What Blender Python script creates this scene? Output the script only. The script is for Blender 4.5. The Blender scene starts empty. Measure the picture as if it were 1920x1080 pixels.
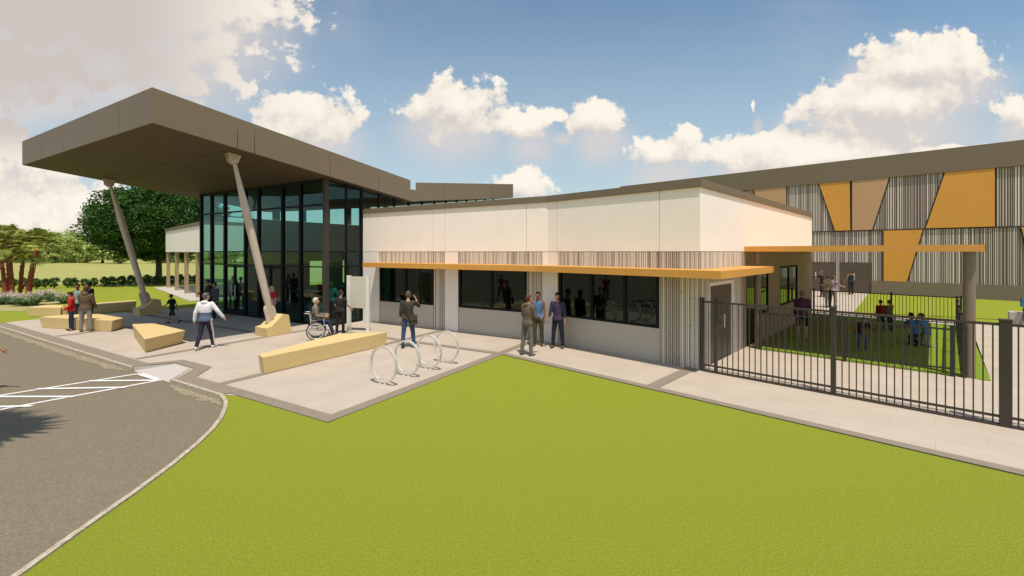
import bpy, bmesh, math, random
from mathutils import Vector, Matrix
R = random.Random(7)
SC = bpy.context.scene
COL = SC.collection
F, H, HV, CX = 822.0, 3.05, 472.0, 960.0

def G(u, v, z=0.0):
    Y = F * (H - z) / (v - HV)
    return Vector(((u - CX) * Y / F, Y, z))

# ------------------------------------------------------------------ frames
def nrm(x, y):
    l = math.hypot(x, y); return (x / l, y / l)
D1, N1 = nrm(-1415, 822), nrm(822, 1415)
E2, P2 = nrm(850, -822), nrm(822, 850)
OA = (-10.17, 12.39)
OB = (4.84, 11.29)
OG = (31.2, 26.7)
def A(a, b, z=0.0): return Vector((OA[0] + a * D1[0] + b * N1[0], OA[1] + a * D1[1] + b * N1[1], z))
def B(s, t, z=0.0): return Vector((OB[0] + s * E2[0] + t * P2[0], OB[1] + s * E2[1] + t * P2[1], z))
def GY(s, t, z=0.0): return Vector((OG[0] + s * E2[0] + t * P2[0], OG[1] + s * E2[1] + t * P2[1], z))
def Wf(x, y, z=0.0): return Vector((x, y, z))
def along(p, d, u):
    k = (u - CX) / F
    return (k * p.y - p.x) / (d[0] - k * d[1])
def isect(p, d, q, e):
    den = d[0] * e[1] - d[1] * e[0]
    s = ((q.x - p.x) * e[1] - (q.y - p.y) * e[0]) / den
    return Vector((p.x + s * d[0], p.y + s * d[1], 0))
def inA(p):
    x, y = p.x - OA[0], p.y - OA[1]; return (x * D1[0] + y * D1[1], x * N1[0] + y * N1[1])
def inB(p):
    x, y = p.x - OB[0], p.y - OB[1]; return (x * E2[0] + y * E2[1], x * P2[0] + y * P2[1])

# ------------------------------------------------------------------ materials
MATS = {}
def mat(name, col, rough=0.7, var=0.0, scale=4.0, bump=0.0, bscale=60.0, metal=0.0, stretch=None, spec=0.5):
    if name in MATS: return MATS[name]
    m = bpy.data.materials.new(name); m.use_nodes = True
    nt = m.node_tree; N = nt.nodes; L = nt.links
    b = N['Principled BSDF']
    b.inputs['Base Color'].default_value = (*col, 1); b.inputs['Roughness'].default_value = rough
    b.inputs['Metallic'].default_value = metal
    b.inputs['Specular IOR Level'].default_value = spec
    tc = N.new('ShaderNodeNewGeometry')
    src = tc.outputs['Position']
    if stretch:
        mp = N.new('ShaderNodeMapping'); mp.inputs['Scale'].default_value = stretch[:3]
        if len(stretch) > 3: mp.inputs['Rotation'].default_value = (0, 0, stretch[3])
        L.new(src, mp.inputs[0]); src = mp.outputs[0]
    if var:
        n = N.new('ShaderNodeTexNoise'); n.inputs['Scale'].default_value = scale; n.inputs['Detail'].default_value = 6
        n.inputs['Roughness'].default_value = 0.65
        L.new(src, n.inputs['Vector'])
        r = N.new('ShaderNodeMapRange'); r.inputs['From Min'].default_value = 0.3; r.inputs['From Max'].default_value = 0.7
        r.inputs['To Min'].default_value = 1 - var; r.inputs['To Max'].default_value = 1 + var
        L.new(n.outputs['Fac'], r.inputs['Value'])
        mx = N.new('ShaderNodeVectorMath'); mx.operation = 'SCALE'; mx.inputs[0].default_value = col
        L.new(r.outputs[0], mx.inputs['Scale']); L.new(mx.outputs[0], b.inputs['Base Color'])
    if bump:
        n2 = N.new('ShaderNodeTexNoise'); n2.inputs['Scale'].default_value = bscale; n2.inputs['Detail'].default_value = 4
        L.new(src, n2.inputs['Vector'])
        bp = N.new('ShaderNodeBump'); bp.inputs['Strength'].default_value = bump; bp.inputs['Distance'].default_value = 0.02
        L.new(n2.outputs['Fac'], bp.inputs['Height']); L.new(bp.outputs[0], b.inputs['Normal'])
    MATS[name] = m
    return m

def multi(name, cols, scale, rough=0.9, scale2=None, bump=0.0, detail=8):
    """colours mixed by two scales of noise: turf, asphalt, gravel, foliage"""
    m = bpy.data.materials.new(name); m.use_nodes = True
    N = m.node_tree.nodes; L = m.node_tree.links; b = N['Principled BSDF']
    b.inputs['Roughness'].default_value = rough; b.inputs['Specular IOR Level'].default_value = 0.2
    g = N.new('ShaderNodeNewGeometry')
    n = N.new('ShaderNodeTexNoise'); n.inputs['Scale'].default_value = scale; n.inputs['Detail'].default_value = detail
    n.inputs['Roughness'].default_value = 0.7
    L.new(g.outputs['Position'], n.inputs['Vector'])
    fac = n.outputs['Fac']
    if scale2:
        n2 = N.new('ShaderNodeTexNoise'); n2.inputs['Scale'].default_value = scale2; n2.inputs['Detail'].default_value = 3
        L.new(g.outputs['Position'], n2.inputs['Vector'])
        ad = N.new('ShaderNodeMath'); ad.operation = 'MULTIPLY_ADD'; ad.inputs[1].default_value = 0.45
        L.new(n2.outputs['Fac'], ad.inputs[0]); 
        ml = N.new('ShaderNodeMath'); ml.operation = 'MULTIPLY'; ml.inputs[1].default_value = 0.55
        L.new(fac, ml.inputs[0]); L.new(ml.outputs[0], ad.inputs[2]); fac = ad.outputs[0]
    cr = N.new('ShaderNodeValToRGB'); el = cr.color_ramp.elements
    lo, hi = 0.36, 0.64
    el[0].position = lo; el[0].color = (*cols[0], 1); el[1].position = hi; el[1].color = (*cols[-1], 1)
    for i, c in enumerate(cols[1:-1]):
        e = el.new(lo + (hi - lo) * (i + 1) / (len(cols) - 1)); e.color = (*c, 1)
    L.new(fac, cr.inputs[0]); L.new(cr.outputs[0], b.inputs['Base Color'])
    if bump:
        bp = N.new('ShaderNodeBump'); bp.inputs['Strength'].default_value = bump; bp.inputs['Distance'].default_value = 0.03
        L.new(n.outputs['Fac'], bp.inputs['Height']); L.new(bp.outputs[0], b.inputs['Normal'])
    MATS[name] = m; return m

def glass(name, tint, refl=1.0, rough=0.0):
    m = bpy.data.materials.new(name); m.use_nodes = True
    N = m.node_tree.nodes; L = m.node_tree.links; N.remove(N['Principled BSDF'])
    out = N['Material Output']; t = N.new('ShaderNodeBsdfTransparent'); t.inputs[0].default_value = (*tint, 1)
    gl = N.new('ShaderNodeBsdfGlossy'); gl.inputs['Roughness'].default_value = rough
    gl.inputs['Color'].default_value = (0.9, 0.95, 0.93, 1)
    # Schlick reflectance that is the same from both sides of a thin pane
    ge = N.new('ShaderNodeNewGeometry'); dp = N.new('ShaderNodeVectorMath'); dp.operation = 'DOT_PRODUCT'
    L.new(ge.outputs['Incoming'], dp.inputs[0]); L.new(ge.outputs['Normal'], dp.inputs[1])
    ab = N.new('ShaderNodeMath'); ab.operation = 'ABSOLUTE'; L.new(dp.outputs['Value'], ab.inputs[0])
    iv = N.new('ShaderNodeMath'); iv.operation = 'SUBTRACT'; iv.inputs[0].default_value = 1.0; L.new(ab.outputs[0], iv.inputs[1])
    pw_ = N.new('ShaderNodeMath'); pw_.operation = 'POWER'; pw_.inputs[1].default_value = 5.0; L.new(iv.outputs[0], pw_.inputs[0])
    fr = N.new('ShaderNodeMath'); fr.operation = 'MULTIPLY_ADD'; fr.inputs[1].default_value = .96; fr.inputs[2].default_value = .04; L.new(pw_.outputs[0], fr.inputs[0])
    mu = N.new('ShaderNodeMath'); mu.operation = 'MULTIPLY'; mu.inputs[1].default_value = refl; mu.use_clamp = True
    mx = N.new('ShaderNodeMixShader')
    L.new(fr.outputs[0], mu.inputs[0]); L.new(mu.outputs[0], mx.inputs[0]); L.new(t.outputs[0], mx.inputs[1])
    L.new(gl.outputs[0], mx.inputs[2]); L.new(mx.outputs[0], out.inputs[0])
    MATS[name] = m; return m

def leafmat(name, cols, scale=1.2):
    m = multi(name, cols, scale, rough=0.6, scale2=6.0)
    N = m.node_tree.nodes; L = m.node_tree.links
    b = N['Principled BSDF']; out = N['Material Output']
    tr = N.new('ShaderNodeBsdfTranslucent'); mx = N.new('ShaderNodeMixShader'); mx.inputs[0].default_value = 0.25
    cr = [n for n in N if n.type == 'VALTORGB'][0]
    L.new(cr.outputs[0], tr.inputs[0]); L.new(b.outputs[0], mx.inputs[1]); L.new(tr.outputs[0], mx.inputs[2])
    L.new(mx.outputs[0], out.inputs[0]); return m

def paving(name, col, ang):
    """pale pavers: faint planks inside big slabs, thin darker joints, patchy tone"""
    m = bpy.data.materials.new(name); m.use_nodes = True
    N = m.node_tree.nodes; L = m.node_tree.links; b = N['Principled BSDF']; b.inputs['Roughness'].default_value = 0.8
    b.inputs['Specular IOR Level'].default_value = 0.25
    g = N.new('ShaderNodeNewGeometry'); mp = N.new('ShaderNodeMapping'); mp.inputs['Rotation'].default_value = (0, 0, ang)
    L.new(g.outputs['Position'], mp.inputs[0])
    def brick(w, h, ms, c1, c2, cm):
        t = N.new('ShaderNodeTexBrick'); t.inputs['Scale'].default_value = 1.0
        t.inputs['Brick Width'].default_value = w; t.inputs['Row Height'].default_value = h
        t.inputs['Mortar Size'].default_value = ms; t.inputs['Mortar Smooth'].default_value = 0.3
        t.inputs['Color1'].default_value = (c1,) * 3 + (1,); t.inputs['Color2'].default_value = (c2,) * 3 + (1,)
        t.inputs['Mortar'].default_value = (cm,) * 3 + (1,); L.new(mp.outputs[0], t.inputs['Vector']); return t
    b1 = brick(1.2, 0.62, 0.006, 1.0, 0.965, 0.86); b1.offset = 0.5
    b2 = brick(0.55, 0.052, 0.004, 1.0, 0.95, 0.94)
    n = N.new('ShaderNodeTexNoise'); n.inputs['Scale'].default_value = 1.3; n.inputs['Detail'].default_value = 7
    L.new(g.outputs['Position'], n.inputs['Vector'])
    r = N.new('ShaderNodeMapRange'); r.inputs['To Min'].default_value = 0.86; r.inputs['To Max'].default_value = 1.12
    L.new(n.outputs['Fac'], r.inputs['Value'])
    m1 = N.new('ShaderNodeMix'); m1.data_type = 'RGBA'; m1.blend_type = 'MULTIPLY'; m1.inputs[0].default_value = 1
    L.new(b1.outputs[0], m1.inputs[6]); L.new(b2.outputs[0], m1.inputs[7])
    m2 = N.new('ShaderNodeMix'); m2.data_type = 'RGBA'; m2.blend_type = 'MULTIPLY'; m2.inputs[0].default_value = 1
    m2.inputs[7].default_value = (*col, 1); L.new(m1.outputs[2], m2.inputs[6])
    s = N.new('ShaderNodeVectorMath'); s.operation = 'SCALE'; L.new(m2.outputs[2], s.inputs[0]); L.new(r.outputs[0], s.inputs['Scale'])
    L.new(s.outputs[0], b.inputs['Base Color']); MATS[name] = m; return m

WHITE = mat('white_panel', (0.93, 0.835, 0.755), 0.75, 0.03, 1.5)
PIER = mat('pier_paint', (0.82, 0.77, 0.71), 0.75, 0.03, 1.5)
SILLP = mat('grey_render', (0.468, 0.427, 0.360), 0.8, 0.04, 2.0)
TAUPE = mat('taupe_metal', (0.194, 0.144, 0.088), 0.6, 0.03, 1.0)
TAUPED = mat('taupe_fascia', (0.180, 0.137, 0.086), 0.7, 0.05, 8.0)
GAP = mat('joint_dark', (0.045, 0.035, 0.022), 0.9)
FRAME = mat('black_frame', (0.008, 0.009, 0.011), 0.6, spec=0.15)
COLM = mat('column_taupe', (0.045, 0.034, 0.024), 0.6)
ORANGE = mat('orange_canopy', (0.648, 0.306, 0.056), 0.55, 0.03, 2)
OPANEL = mat('orange_panel', (0.684, 0.310, 0.045), 0.6, 0.03, 1)
TANPANEL = mat('tan_panel', (0.522, 0.310, 0.158), 0.6, 0.03, 1)
STRUT = mat('strut_paint', (0.540, 0.450, 0.360), 0.45, 0.06, 3)
BENCH = mat('bench_concrete', (0.612, 0.455, 0.203), 0.85, 0.09, 9, 0.25, 90, stretch=(1, 1, 3))
FENCE = mat('fence_metal', (0.041, 0.031, 0.021), 0.5)
FENCEB = mat('fence_black', (0.02, 0.018, 0.018), 0.5)
STEEL = mat('brushed_steel', (0.72, 0.69, 0.64), 0.38, 0.05, 20, metal=0.45)
SIGNM = mat('sign_cream', (0.558, 0.522, 0.405), 0.6, 0.02, 2)
SIGNP = mat('sign_post', (0.70, 0.68, 0.62), 0.5)
DOORM = mat('door_brown', (0.095, 0.073, 0.052), 0.5)
TANWALL = mat('tan_wall', (0.37, 0.272, 0.165), 0.8, 0.04, 1.5)
SLATW = mat('slat_white', (0.720, 0.666, 0.576), 0.6)
SLATB = mat('slat_back', (0.27, 0.21, 0.15), 0.8)
SLATG = mat('slat_grey', (0.460, 0.402, 0.345), 0.7)
GYMW = mat('gym_slat_white', (0.686, 0.607, 0.528), 0.6)
GYMB = mat('gym_backing', (0.273, 0.205, 0.158), 0.8)
GYMG = mat('gym_slat_grey', (0.403, 0.319, 0.286), 0.7)
GRAYB = mat('gym_base', (0.194, 0.149, 0.104), 0.85, 0.05, 2)
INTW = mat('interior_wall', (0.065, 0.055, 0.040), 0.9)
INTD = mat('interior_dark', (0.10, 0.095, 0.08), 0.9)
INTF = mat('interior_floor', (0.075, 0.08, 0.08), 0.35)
WOOD = mat('wood', (0.42, 0.24, 0.11), 0.5, 0.15, 6, stretch=(1, 8, 1))
ROOFG = mat('roof_membrane', (0.45, 0.43, 0.4), 0.9, 0.05, 2)
GLASS = glass('lobby_glass', (0.60, 0.82, 0.78), 0.9)
GLASSW = glass('window_glass', (0.40, 0.60, 0.48), 1.0)
GLASSB = glass('back_glass', (0.88, 0.97, 0.95), 0.6)
PLAZA = paving('plaza_pavers', (0.469, 0.396, 0.323), 2.1)
PATH = paving('path_pavers', (0.469, 0.396, 0.318), 0.768)
BAND = mat('paver_band', (0.232, 0.189, 0.142), 0.85, 0.08, 6, 0.15, 60)
KERB = multi('kerb_concrete', [(0.215, 0.172, 0.112), (0.430, 0.370, 0.275), (0.568, 0.499, 0.396)], 16, scale2=60, bump=0.3)
RAMP = mat('ramp_concrete', (0.456, 0.408, 0.370), 0.8, 0.06, 12)
LINE = mat('road_paint', (0.738, 0.720, 0.702), 0.7, 0.06, 15)
ASPH = multi('asphalt', [(0.129, 0.107, 0.071), (0.185, 0.153, 0.106), (0.267, 0.224, 0.159)], 150, scale2=45, bump=0.15)
GRAVEL = multi('gravel_mix', [(0.18, 0.15, 0.105), (0.20, 0.17, 0.12), (0.33, 0.27, 0.17), (0.52, 0.47, 0.36)], 24, bump=0.8)
TURF = multi('turf', [(0.153, 0.187, 0.012), (0.232, 0.266, 0.020), (0.318, 0.346, 0.036)], 38, scale2=150, bump=0.9, detail=10)
TURFS = multi('yard_turf', [(0.10, 0.17, 0.012), (0.17, 0.26, 0.02), (0.24, 0.34, 0.03)], 14, scale2=70, bump=0.8)
FIELD = multi('field', [(0.270, 0.261, 0.068), (0.315, 0.306, 0.090), (0.360, 0.338, 0.117)], 0.08, scale2=3)
SOIL = multi('planting_soil', [(0.25, 0.22, 0.09), (0.33, 0.29, 0.12), (0.4, 0.35, 0.15)], 4, scale2=20)
BARK = mat('bark', (0.10, 0.07, 0.045), 0.9, 0.3, 12, 0.6, 20)
PBARK = mat('palm_bark', (0.24, 0.06, 0.022), 0.9, 0.35, 14, 0.8, 25)
LEAFD = leafmat('oak_leaf', [(0.016, 0.05, 0.008), (0.04, 0.105, 0.014), (0.10, 0.20, 0.03)])
LEAFL = leafmat('far_leaf', [(0.22, 0.30, 0.06), (0.40, 0.48, 0.14), (0.62, 0.66, 0.26)], 0.4)
LEAFC = leafmat('conifer_leaf', [(0.07, 0.10, 0.03), (0.14, 0.18, 0.05), (0.24, 0.27, 0.09)], 0.4)
LEAFH = leafmat('hedge_leaf', [(0.025, 0.065, 0.012), (0.08, 0.16, 0.035), (0.20, 0.29, 0.075)], 3)
LEAFP = leafmat('palm_leaf', [(0.06, 0.10, 0.015), (0.24, 0.27, 0.045), (0.60, 0.54, 0.14)], 1.5)
LEAFG = leafmat('grass_blade', [(0.05, 0.13, 0.04), (0.16, 0.27, 0.10), (0.50, 0.55, 0.36)], 4)
PLUME = mat('plume', (0.62, 0.50, 0.42), 0.9)
RUBBER = mat('rubber', (0.02, 0.02, 0.022), 0.7)

# ------------------------------------------------------------------ mesh builder
class MB:
    def __init__(s): s.v = []; s.f = []; s.m = []
    def add(s, vs, fs, mi=0):
        o = len(s.v); s.v += [tuple(v) for v in vs]; s.f += [tuple(i + o for i in f) for f in fs]; s.m += [mi] * len(fs)
    def hexa(s, p, mi=0):   # 4 bottom ccw, 4 top
        s.add(p, [(3, 2, 1, 0), (4, 5, 6, 7), (0, 1, 5, 4), (1, 2, 6, 5), (2, 3, 7, 6), (3, 0, 4, 7)], mi)
    def box(s, fr, x0, x1, y0, y1, z0, z1, mi=0):
        if x1 < x0: x0, x1 = x1, x0
        if y1 < y0: y0, y1 = y1, y0
        c = [(x0, y0), (x1, y0), (x1, y1), (x0, y1)]
        s.hexa([fr(x, y, z0) for x, y in c] + [fr(x, y, z1) for x, y in c], mi)
    def prism(s, bot, top, mi=0):
        n = len(bot)
        s.add(list(bot) + list(top), [tuple(range(n - 1, -1, -1)), tuple(range(n, 2 * n))] +
              [(i, (i + 1) % n, (i + 1) % n + n, i + n) for i in range(n)], mi)
    def slab(s, pts, z0, z1, mi=0):
        s.prism([(p[0], p[1], z0) for p in pts], [(p[0], p[1], z1) for p in pts], mi)
    def sheet(s, pts, z, mi=0):
        s.add([(p[0], p[1], z) for p in pts], [tuple(range(len(pts)))], mi)
    def tube(s, pts, rad, seg=10, mi=0, cap=True, closed=False):
        pts = [Vector(p) for p in pts]; n = len(pts)
        if not isinstance(rad, (list, tuple)): rad = [rad] * n
        up = None; vs = []
        for i, p in enumerate(pts):
            if closed: d = pts[(i + 1) % n] - pts[i - 1]
            else: d = pts[min(i + 1, n - 1)] - pts[max(i - 1, 0)]
            d.normalize()
            if up is None:
                up = Vector((0, 0, 1)) if abs(d.z) < 0.9 else Vector((1, 0, 0))
            x = up.cross(d)
            if x.length < 1e-5: x = Vector((1, 0, 0)).cross(d)
            x.normalize(); y = d.cross(x); up = y if abs(d.z) < 0.9 else up
            up = y
            for k in range(seg):
                t = 2 * math.pi * k / seg
                vs.append(p + (x * math.cos(t) + y * math.sin(t)) * rad[i])
        fs = []
        for i in range(n if closed else n - 1):
            j = (i + 1) % n
            for k in range(seg):
                k2 = (k + 1) % seg
                fs.append((i * seg + k, i * seg + k2, j * seg + k2, j * seg + k))
        if cap and not closed:
            fs.append(tuple(range(seg - 1, -1, -1))); fs.append(tuple((n - 1) * seg + k for k in range(seg)))
        s.add(vs, fs, mi)
    def ell(s, c, r, seg=12, rings=8, mi=0, rot=None):
        c = Vector(c); vs = []; 
        for i in range(rings + 1):
            ph = math.pi * i / rings
            for k in range(seg):
                t = 2 * math.pi * k / seg
                p = Vector((r[0] * math.sin(ph) * math.cos(t), r[1] * math.sin(ph) * math.sin(t), r[2] * math.cos(ph)))
                if rot: p = rot @ p
                vs.append(c + p)
        fs = []
        for i in range(rings):
            for k in range(seg):
                k2 = (k + 1) % seg
                fs.append((i * seg + k, (i + 1) * seg + k, (i + 1) * seg + k2, i * seg + k2))
        s.add(vs, fs, mi)
    def loft(s, rings, mi=0, seg=16):
        """rings: (centre, xaxis vec, yaxis vec)"""
        vs = []; n = len(rings)
        for c, x, y in rings:
            for k in range(seg):
                t = 2 * math.pi * k / seg
                ct, st = math.cos(t), math.sin(t)
                vs.append(Vector(c) + Vector(x) * ct + Vector(y) * st)
        fs = [(i * seg + k, i * seg + (k + 1) % seg, (i + 1) * seg + (k + 1) % seg, (i + 1) * seg + k)
              for i in range(n - 1) for k in range(seg)]
        fs += [tuple(range(seg - 1, -1, -1)), tuple((n - 1) * seg + k for k in range(seg))]
        s.add(vs, fs, mi)
    def mesh(s, name, mats, off=None, smooth=False):
        me = bpy.data.meshes.new(name)
        vs = s.v if off is None else [(v[0] - off.x, v[1] - off.y, v[2] - off.z) for v in s.v]
        me.from_pydata(vs, [], s.f)
        for m in (mats if isinstance(mats, (list, tuple)) else [mats]): me.materials.append(m)
        me.polygons.foreach_set('material_index', s.m)
        if smooth: me.polygons.foreach_set('use_smooth', [True] * len(me.polygons))
        me.validate()
        if len(me.polygons) < 30000:
            b_ = bmesh.new(); b_.from_mesh(me); bmesh.ops.recalc_face_normals(b_, faces=b_.faces[:]); b_.to_mesh(me); b_.free()
        me.update(); return me

def rootloc(o):
    p = Vector((0, 0, 0))
    while o is not None: p = p + o.location; o = o.parent
    return p
def link(name, me, parent=None, loc=None):
    o = bpy.data.objects.new(name, me); COL.objects.link(o)
    if parent: o.parent = parent
    if loc is not None: o.location = loc
    return o
def part(name, mb, mats, parent, smooth=False, label=None):
    """mesh given in world coordinates, hung under an (unrotated) parent"""
    o = link(name, mb.mesh(name, mats, rootloc(parent), smooth), parent)
    if label: o['label'] = label
    return o
def lpart(name, mb, mats, parent, smooth=False, label=None):
    """mesh given in the parent's own coordinates"""
    o = link(name, mb.mesh(name, mats, None, smooth), parent)
    if label: o['label'] = label
    return o
def tag(o, label, cat, group=None):
    o['label'] = label; o['category'] = cat
    if group: o['group'] = group
    return o
def thing(name, label, cat, loc=(0, 0, 0), rz=0.0, group=None):
    o = bpy.data.objects.new(name, None); COL.objects.link(o); o.location = loc; o.rotation_euler = (0, 0, rz)
    o.empty_display_size = 0.3
    return tag(o, label, cat, group)
def single(name, mb, mats, loc, label, cat, group=None, smooth=False):
    loc = Vector(loc); o = link(name, mb.mesh(name, mats, loc, smooth), None, loc)
    return tag(o, label, cat, group)
def struct(name, mb, mats, kind='structure'):
    o = link(name, mb.mesh(name, mats)); o['kind'] = kind; return o
def tree_copy(o, parent=None):
    c = o.copy(); COL.objects.link(c)
    if parent: c.parent = parent
    for ch in list(o.children): tree_copy(ch, c)
    return c

# ------------------------------------------------------------------ ground
KB = -0.62          # kerb line (frame A, b)
curve = [G(420, 742), G(427, 752), G(427, 763), G(419, 783), G(402, 806), G(375, 832), G(330, 870), G(265, 919), G(200, 965), G(120, 1022), G(40, 1080)]
curve[0] = A(-5.0, KB)
curve = curve + [Vector((-4.45, 2.0, 0)), Vector((-4.35, -12, 0))]
notch = [A(-0.6, KB), A(-1.15, 0.07), A(-2.05, 0.05), A(-2.75, KB)]
kerbline_l = [A(60, KB), A(12, KB)]
left_edge = kerbline_l + notch
mb = MB()
mb.sheet([Vector((p[0], p[1], 0)) for p in
          [(-900, 1500), (-900, A(60, KB).y)] ] + left_edge + curve + [Vector((900, -12, 0)), Vector((900, 1500, 0))], 0.0)
mb.f[0] = tuple(reversed(mb.f[0]))
bmx = mb
lawn_pts = mb.v
def tri_sheet(name, pts, z, m, kind='structure'):
    bm = bmesh.new(); vs = [bm.verts.new((p[0], p[1], p[2] if z is None else z)) for p in pts]
    f = bm.faces.new(vs); f.normal_update()
    if f.normal.z < 0: f.normal_flip()
    bmesh.ops.triangulate(bm, faces=bm.faces[:]); me = bpy.data.meshes.new(name); bm.to_mesh(me); bm.free()
    me.materials.append(m); o = link(name, me); o['kind'] = kind; return o
# far field and near lawn: the lawn is the green mown part, the field the olive one beyond the hedge
tri_sheet('lawn', lawn_pts, 0.0, TURF)
tri_sheet('field', [(-900, 47), (-32, 40.5), (60, 70), (900, 90), (900, 1500), (-900, 1500)], 0.004, FIELD)
tri_sheet('road', [(-4, -14), (-4, 14), (-60, 50), (-120, 50), (-120, -14)], -0.10, ASPH)
tri_sheet('terrain', [(-1500, -1500), (1500, -1500), (1500, 2500), (-1500, 2500)], -0.6, FIELD)
tri_sheet('planting_bed', [G(-30, 560), G(-30, 583), G(40, 584), G(70, 573), G(135, 567), G(140, 555), G(60, 551)], 0.008, SOIL)

# plaza
AL = -8.25
pl = [A(13.3, KB), *notch, A(-5.02, KB), A(-5.3, -0.5), A(AL, -0.5), A(AL, 5.6), A(AL, 7.9), A(1.0, 7.9), A(1.0, 6.2),
      A(12.0, 6.2), A(12.4, 5.0), A(13.6, 1.9)]
tri_sheet('plaza', pl, 0.004, PLAZA)
kx = isect(A(0, 7.8), D1, B(0, 0), E2)
# path along the classroom wing and around the yard
pw = 2.38
m0 = isect(A(AL, 0), N1, B(0, -pw), E2)
tri_sheet('path', [m0, B(40, -pw), B(40, 17.8), B(13.2, 16.2), B(0.0, 15.9), B(-2.0, 24.0), B(-3.0, 22.6), B(-3.0, 1.0), kx, A(AL, 7.6)], 0.008, PATH)
tri_sheet('yard_lawn', [B(0.1, 3.75), B(5.3, 3.75), B(5.3, 14.3), B(0.1, 14.3)], 0.016, TURFS)
tri_sheet('yard_lawn', [B(5.3, 3.75), G(1836, 713), G(1826, 628), B(5.31, 14.2)], 0.020, TURFS)
gs = lambda u: along(GY(0, 0), E2, u)
tri_sheet('walk', [B(-3, 14.3), B(1.4, 16.2), GY(gs(1629), -.02), GY(gs(1400), -.02)], 0.012, PATH)
fl = [B(1.4, 16.2), G(1827, 597), G(1990, 607), GY(14, -0.02), GY(gs(1629), -0.02)]
tri_sheet('side_lawn', fl, 0.020, TURF)

bw = 0.27
def band(fr, x0, x1, y0, y1, k):
    mb = MB(); mb.sheet([fr(x0, y0), fr(x1, y0), fr(x1, y1), fr(x0, y1)], 0.0)
    tri_sheet('paving_band', mb.v, 0.012 + 0.004 * k, BAND)
band(A, AL, AL + bw, -0.5, 7.75, 0)
band(A, AL, -5.0, -0.5, -0.5 + bw, 1)
band(A, 0.35, 0.35 + .22, -0.2, 5.9, 0)
band(A, -4.28, -4.28 + .24, -0.3, 7.7, 0)
band(A, -8.1, 0.3, 5.42, 5.42 + .24, 1)
band(A, 0.6, 13.0, 3.68, 3.68 + .24, 1)
band(A, 7.0, 7.22, -0.2, 5.9, 0)
band(B, inB(m0)[0], 40, -pw, -pw + .22, 2)
band(B, -0.35, -0.08, -pw + .2, 0.0, 3)
tri_sheet('paving_band', [A(13.2, KB), A(-0.55, KB), A(-1.05, 0.12), A(-2.15, 0.10), A(-2.85, KB), A(-5.0, KB), A(-5.2, KB + .38),
                          A(-3.05, KB + .36), A(-2.35, 0.42), A(-0.85, 0.40), A(-0.45, KB + .36), A(13.2, KB + .36)], 0.020, BAND)
mb = MB(); rp = [A(-0.6, KB, -0.094), A(-1.15, 0.07, 0.006), A(-2.05, 0.05, 0.006), A(-2.75, KB, -0.094)]
mb.add(rp, [(0, 1, 2, 3)]); mb.f[0] = (3, 2, 1, 0)
for i_, j_ in ((0, 1), (3, 2)):
    a_, b_ = rp[i_], rp[j_]; mb.add([(a_.x, a_.y, -.12), (b_.x, b_.y, -.12), (b_.x, b_.y, .021), (a_.x, a_.y, .021)], [(0, 1, 2, 3)])
struct('kerb_ramp', mb, RAMP)

# kerbs and gutters as real steps
def kerbrun(pts, w, z0, z1, name, m, off=0.0):
    mb = MB(); L = []; Q = []
    for i, p in enumerate(pts):
        d = (pts[min(i + 1, len(pts) - 1)] - pts[max(i - 1, 0)]); d.z = 0; d.normalize()
        nn = Vector((d.y, -d.x, 0))
        L.append(p + nn * off); Q.append(p + nn * (off + w))
    for i in range(len(pts) - 1):
        a, b, c, e = L[i], L[i + 1], Q[i + 1], Q[i]
        vs = [(q.x, q.y, z0) for q in (a, b, c, e)] + [(q.x, q.y, z1) for q in (a, b, c, e)]
        mb.add(vs, [(7, 6, 5, 4), (0, 1, 5, 4), (2, 3, 7, 6)])
        if i == 0: mb.add(vs, [(3, 0, 4, 7)])
        if i == len(pts) - 2: mb.add(vs, [(1, 2, 6, 5)])
    return struct(name, mb, m)
kl = [A(x, KB) for x in (60, 40, 25, 15, 10, 5, 2, 0.5, -0.58)]
kr = [A(-2.77, KB), A(-3.6, KB), A(-4.4, KB)] + curve
kerbrun(kl, 0.07, -0.12, 0.024, 'kerb', KERB)
kerbrun(kr, 0.07, -0.12, 0.024, 'kerb', KERB)
def gutter(pts, w):
    rg = random.Random(11); P_ = []
    for a_, b_ in zip(pts, pts[1:]):
        n = max(1, int((b_ - a_).length / .12)); P_ += [a_.lerp(b_, i / n) for i in range(n)]
    P_.append(pts[-1]); mb = MB()
    for i, p in enumerate(P_):
        d = P_[min(i + 1, len(P_) - 1)] - P_[max(i - 1, 0)]; d.normalize(); nn = Vector((d.y, -d.x, 0))
        f = min(1, i / 6, (len(P_) - 1 - i) / 6); q = p + nn * (.07 + w * f * rg.uniform(.55, 1.15)); o = p + nn * .07
        mb.v += [(o.x, o.y, -.088), (q.x, q.y, -.094)]
        if i: mb.f.append((2 * i - 2, 2 * i, 2 * i + 1, 2 * i - 1)); mb.m.append(0)
    return struct('gutter_gravel', mb, GRAVEL)
gutter(kl[2:], .22); gutter(kr[:5], .24)

# road markings
zr = -0.10
mb = MB()
def rl(p, q, w, z=-0.094):
    d = (q - p).normalized(); n = Vector((-d.y, d.x, 0)) * w / 2
    mb.sheet([p - n, q - n, q + n, p + n], z)
g = lambda u, v: G(u, v, zr)
rl(g(-60, 751), g(262, 700.5), 0.09); rl(g(-80, 783), g(314, 710.5), 0.09)
rl(g(264, 701.5), g(298, 711.5), 0.16, -0.090)
for (u0, v0, u1, v1) in ((252, 703, 299, 713.5), (166, 715, 297, 713.8), (68, 730, 236, 727), (-10, 744.5, 140, 744.5), (-60, 765, 60, 762)):
    if u0 == 252: continue
    rl(g(u0, v0), g(u1, v1), 0.10, -0.086)
struct('road_marking', mb, LINE)

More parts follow.
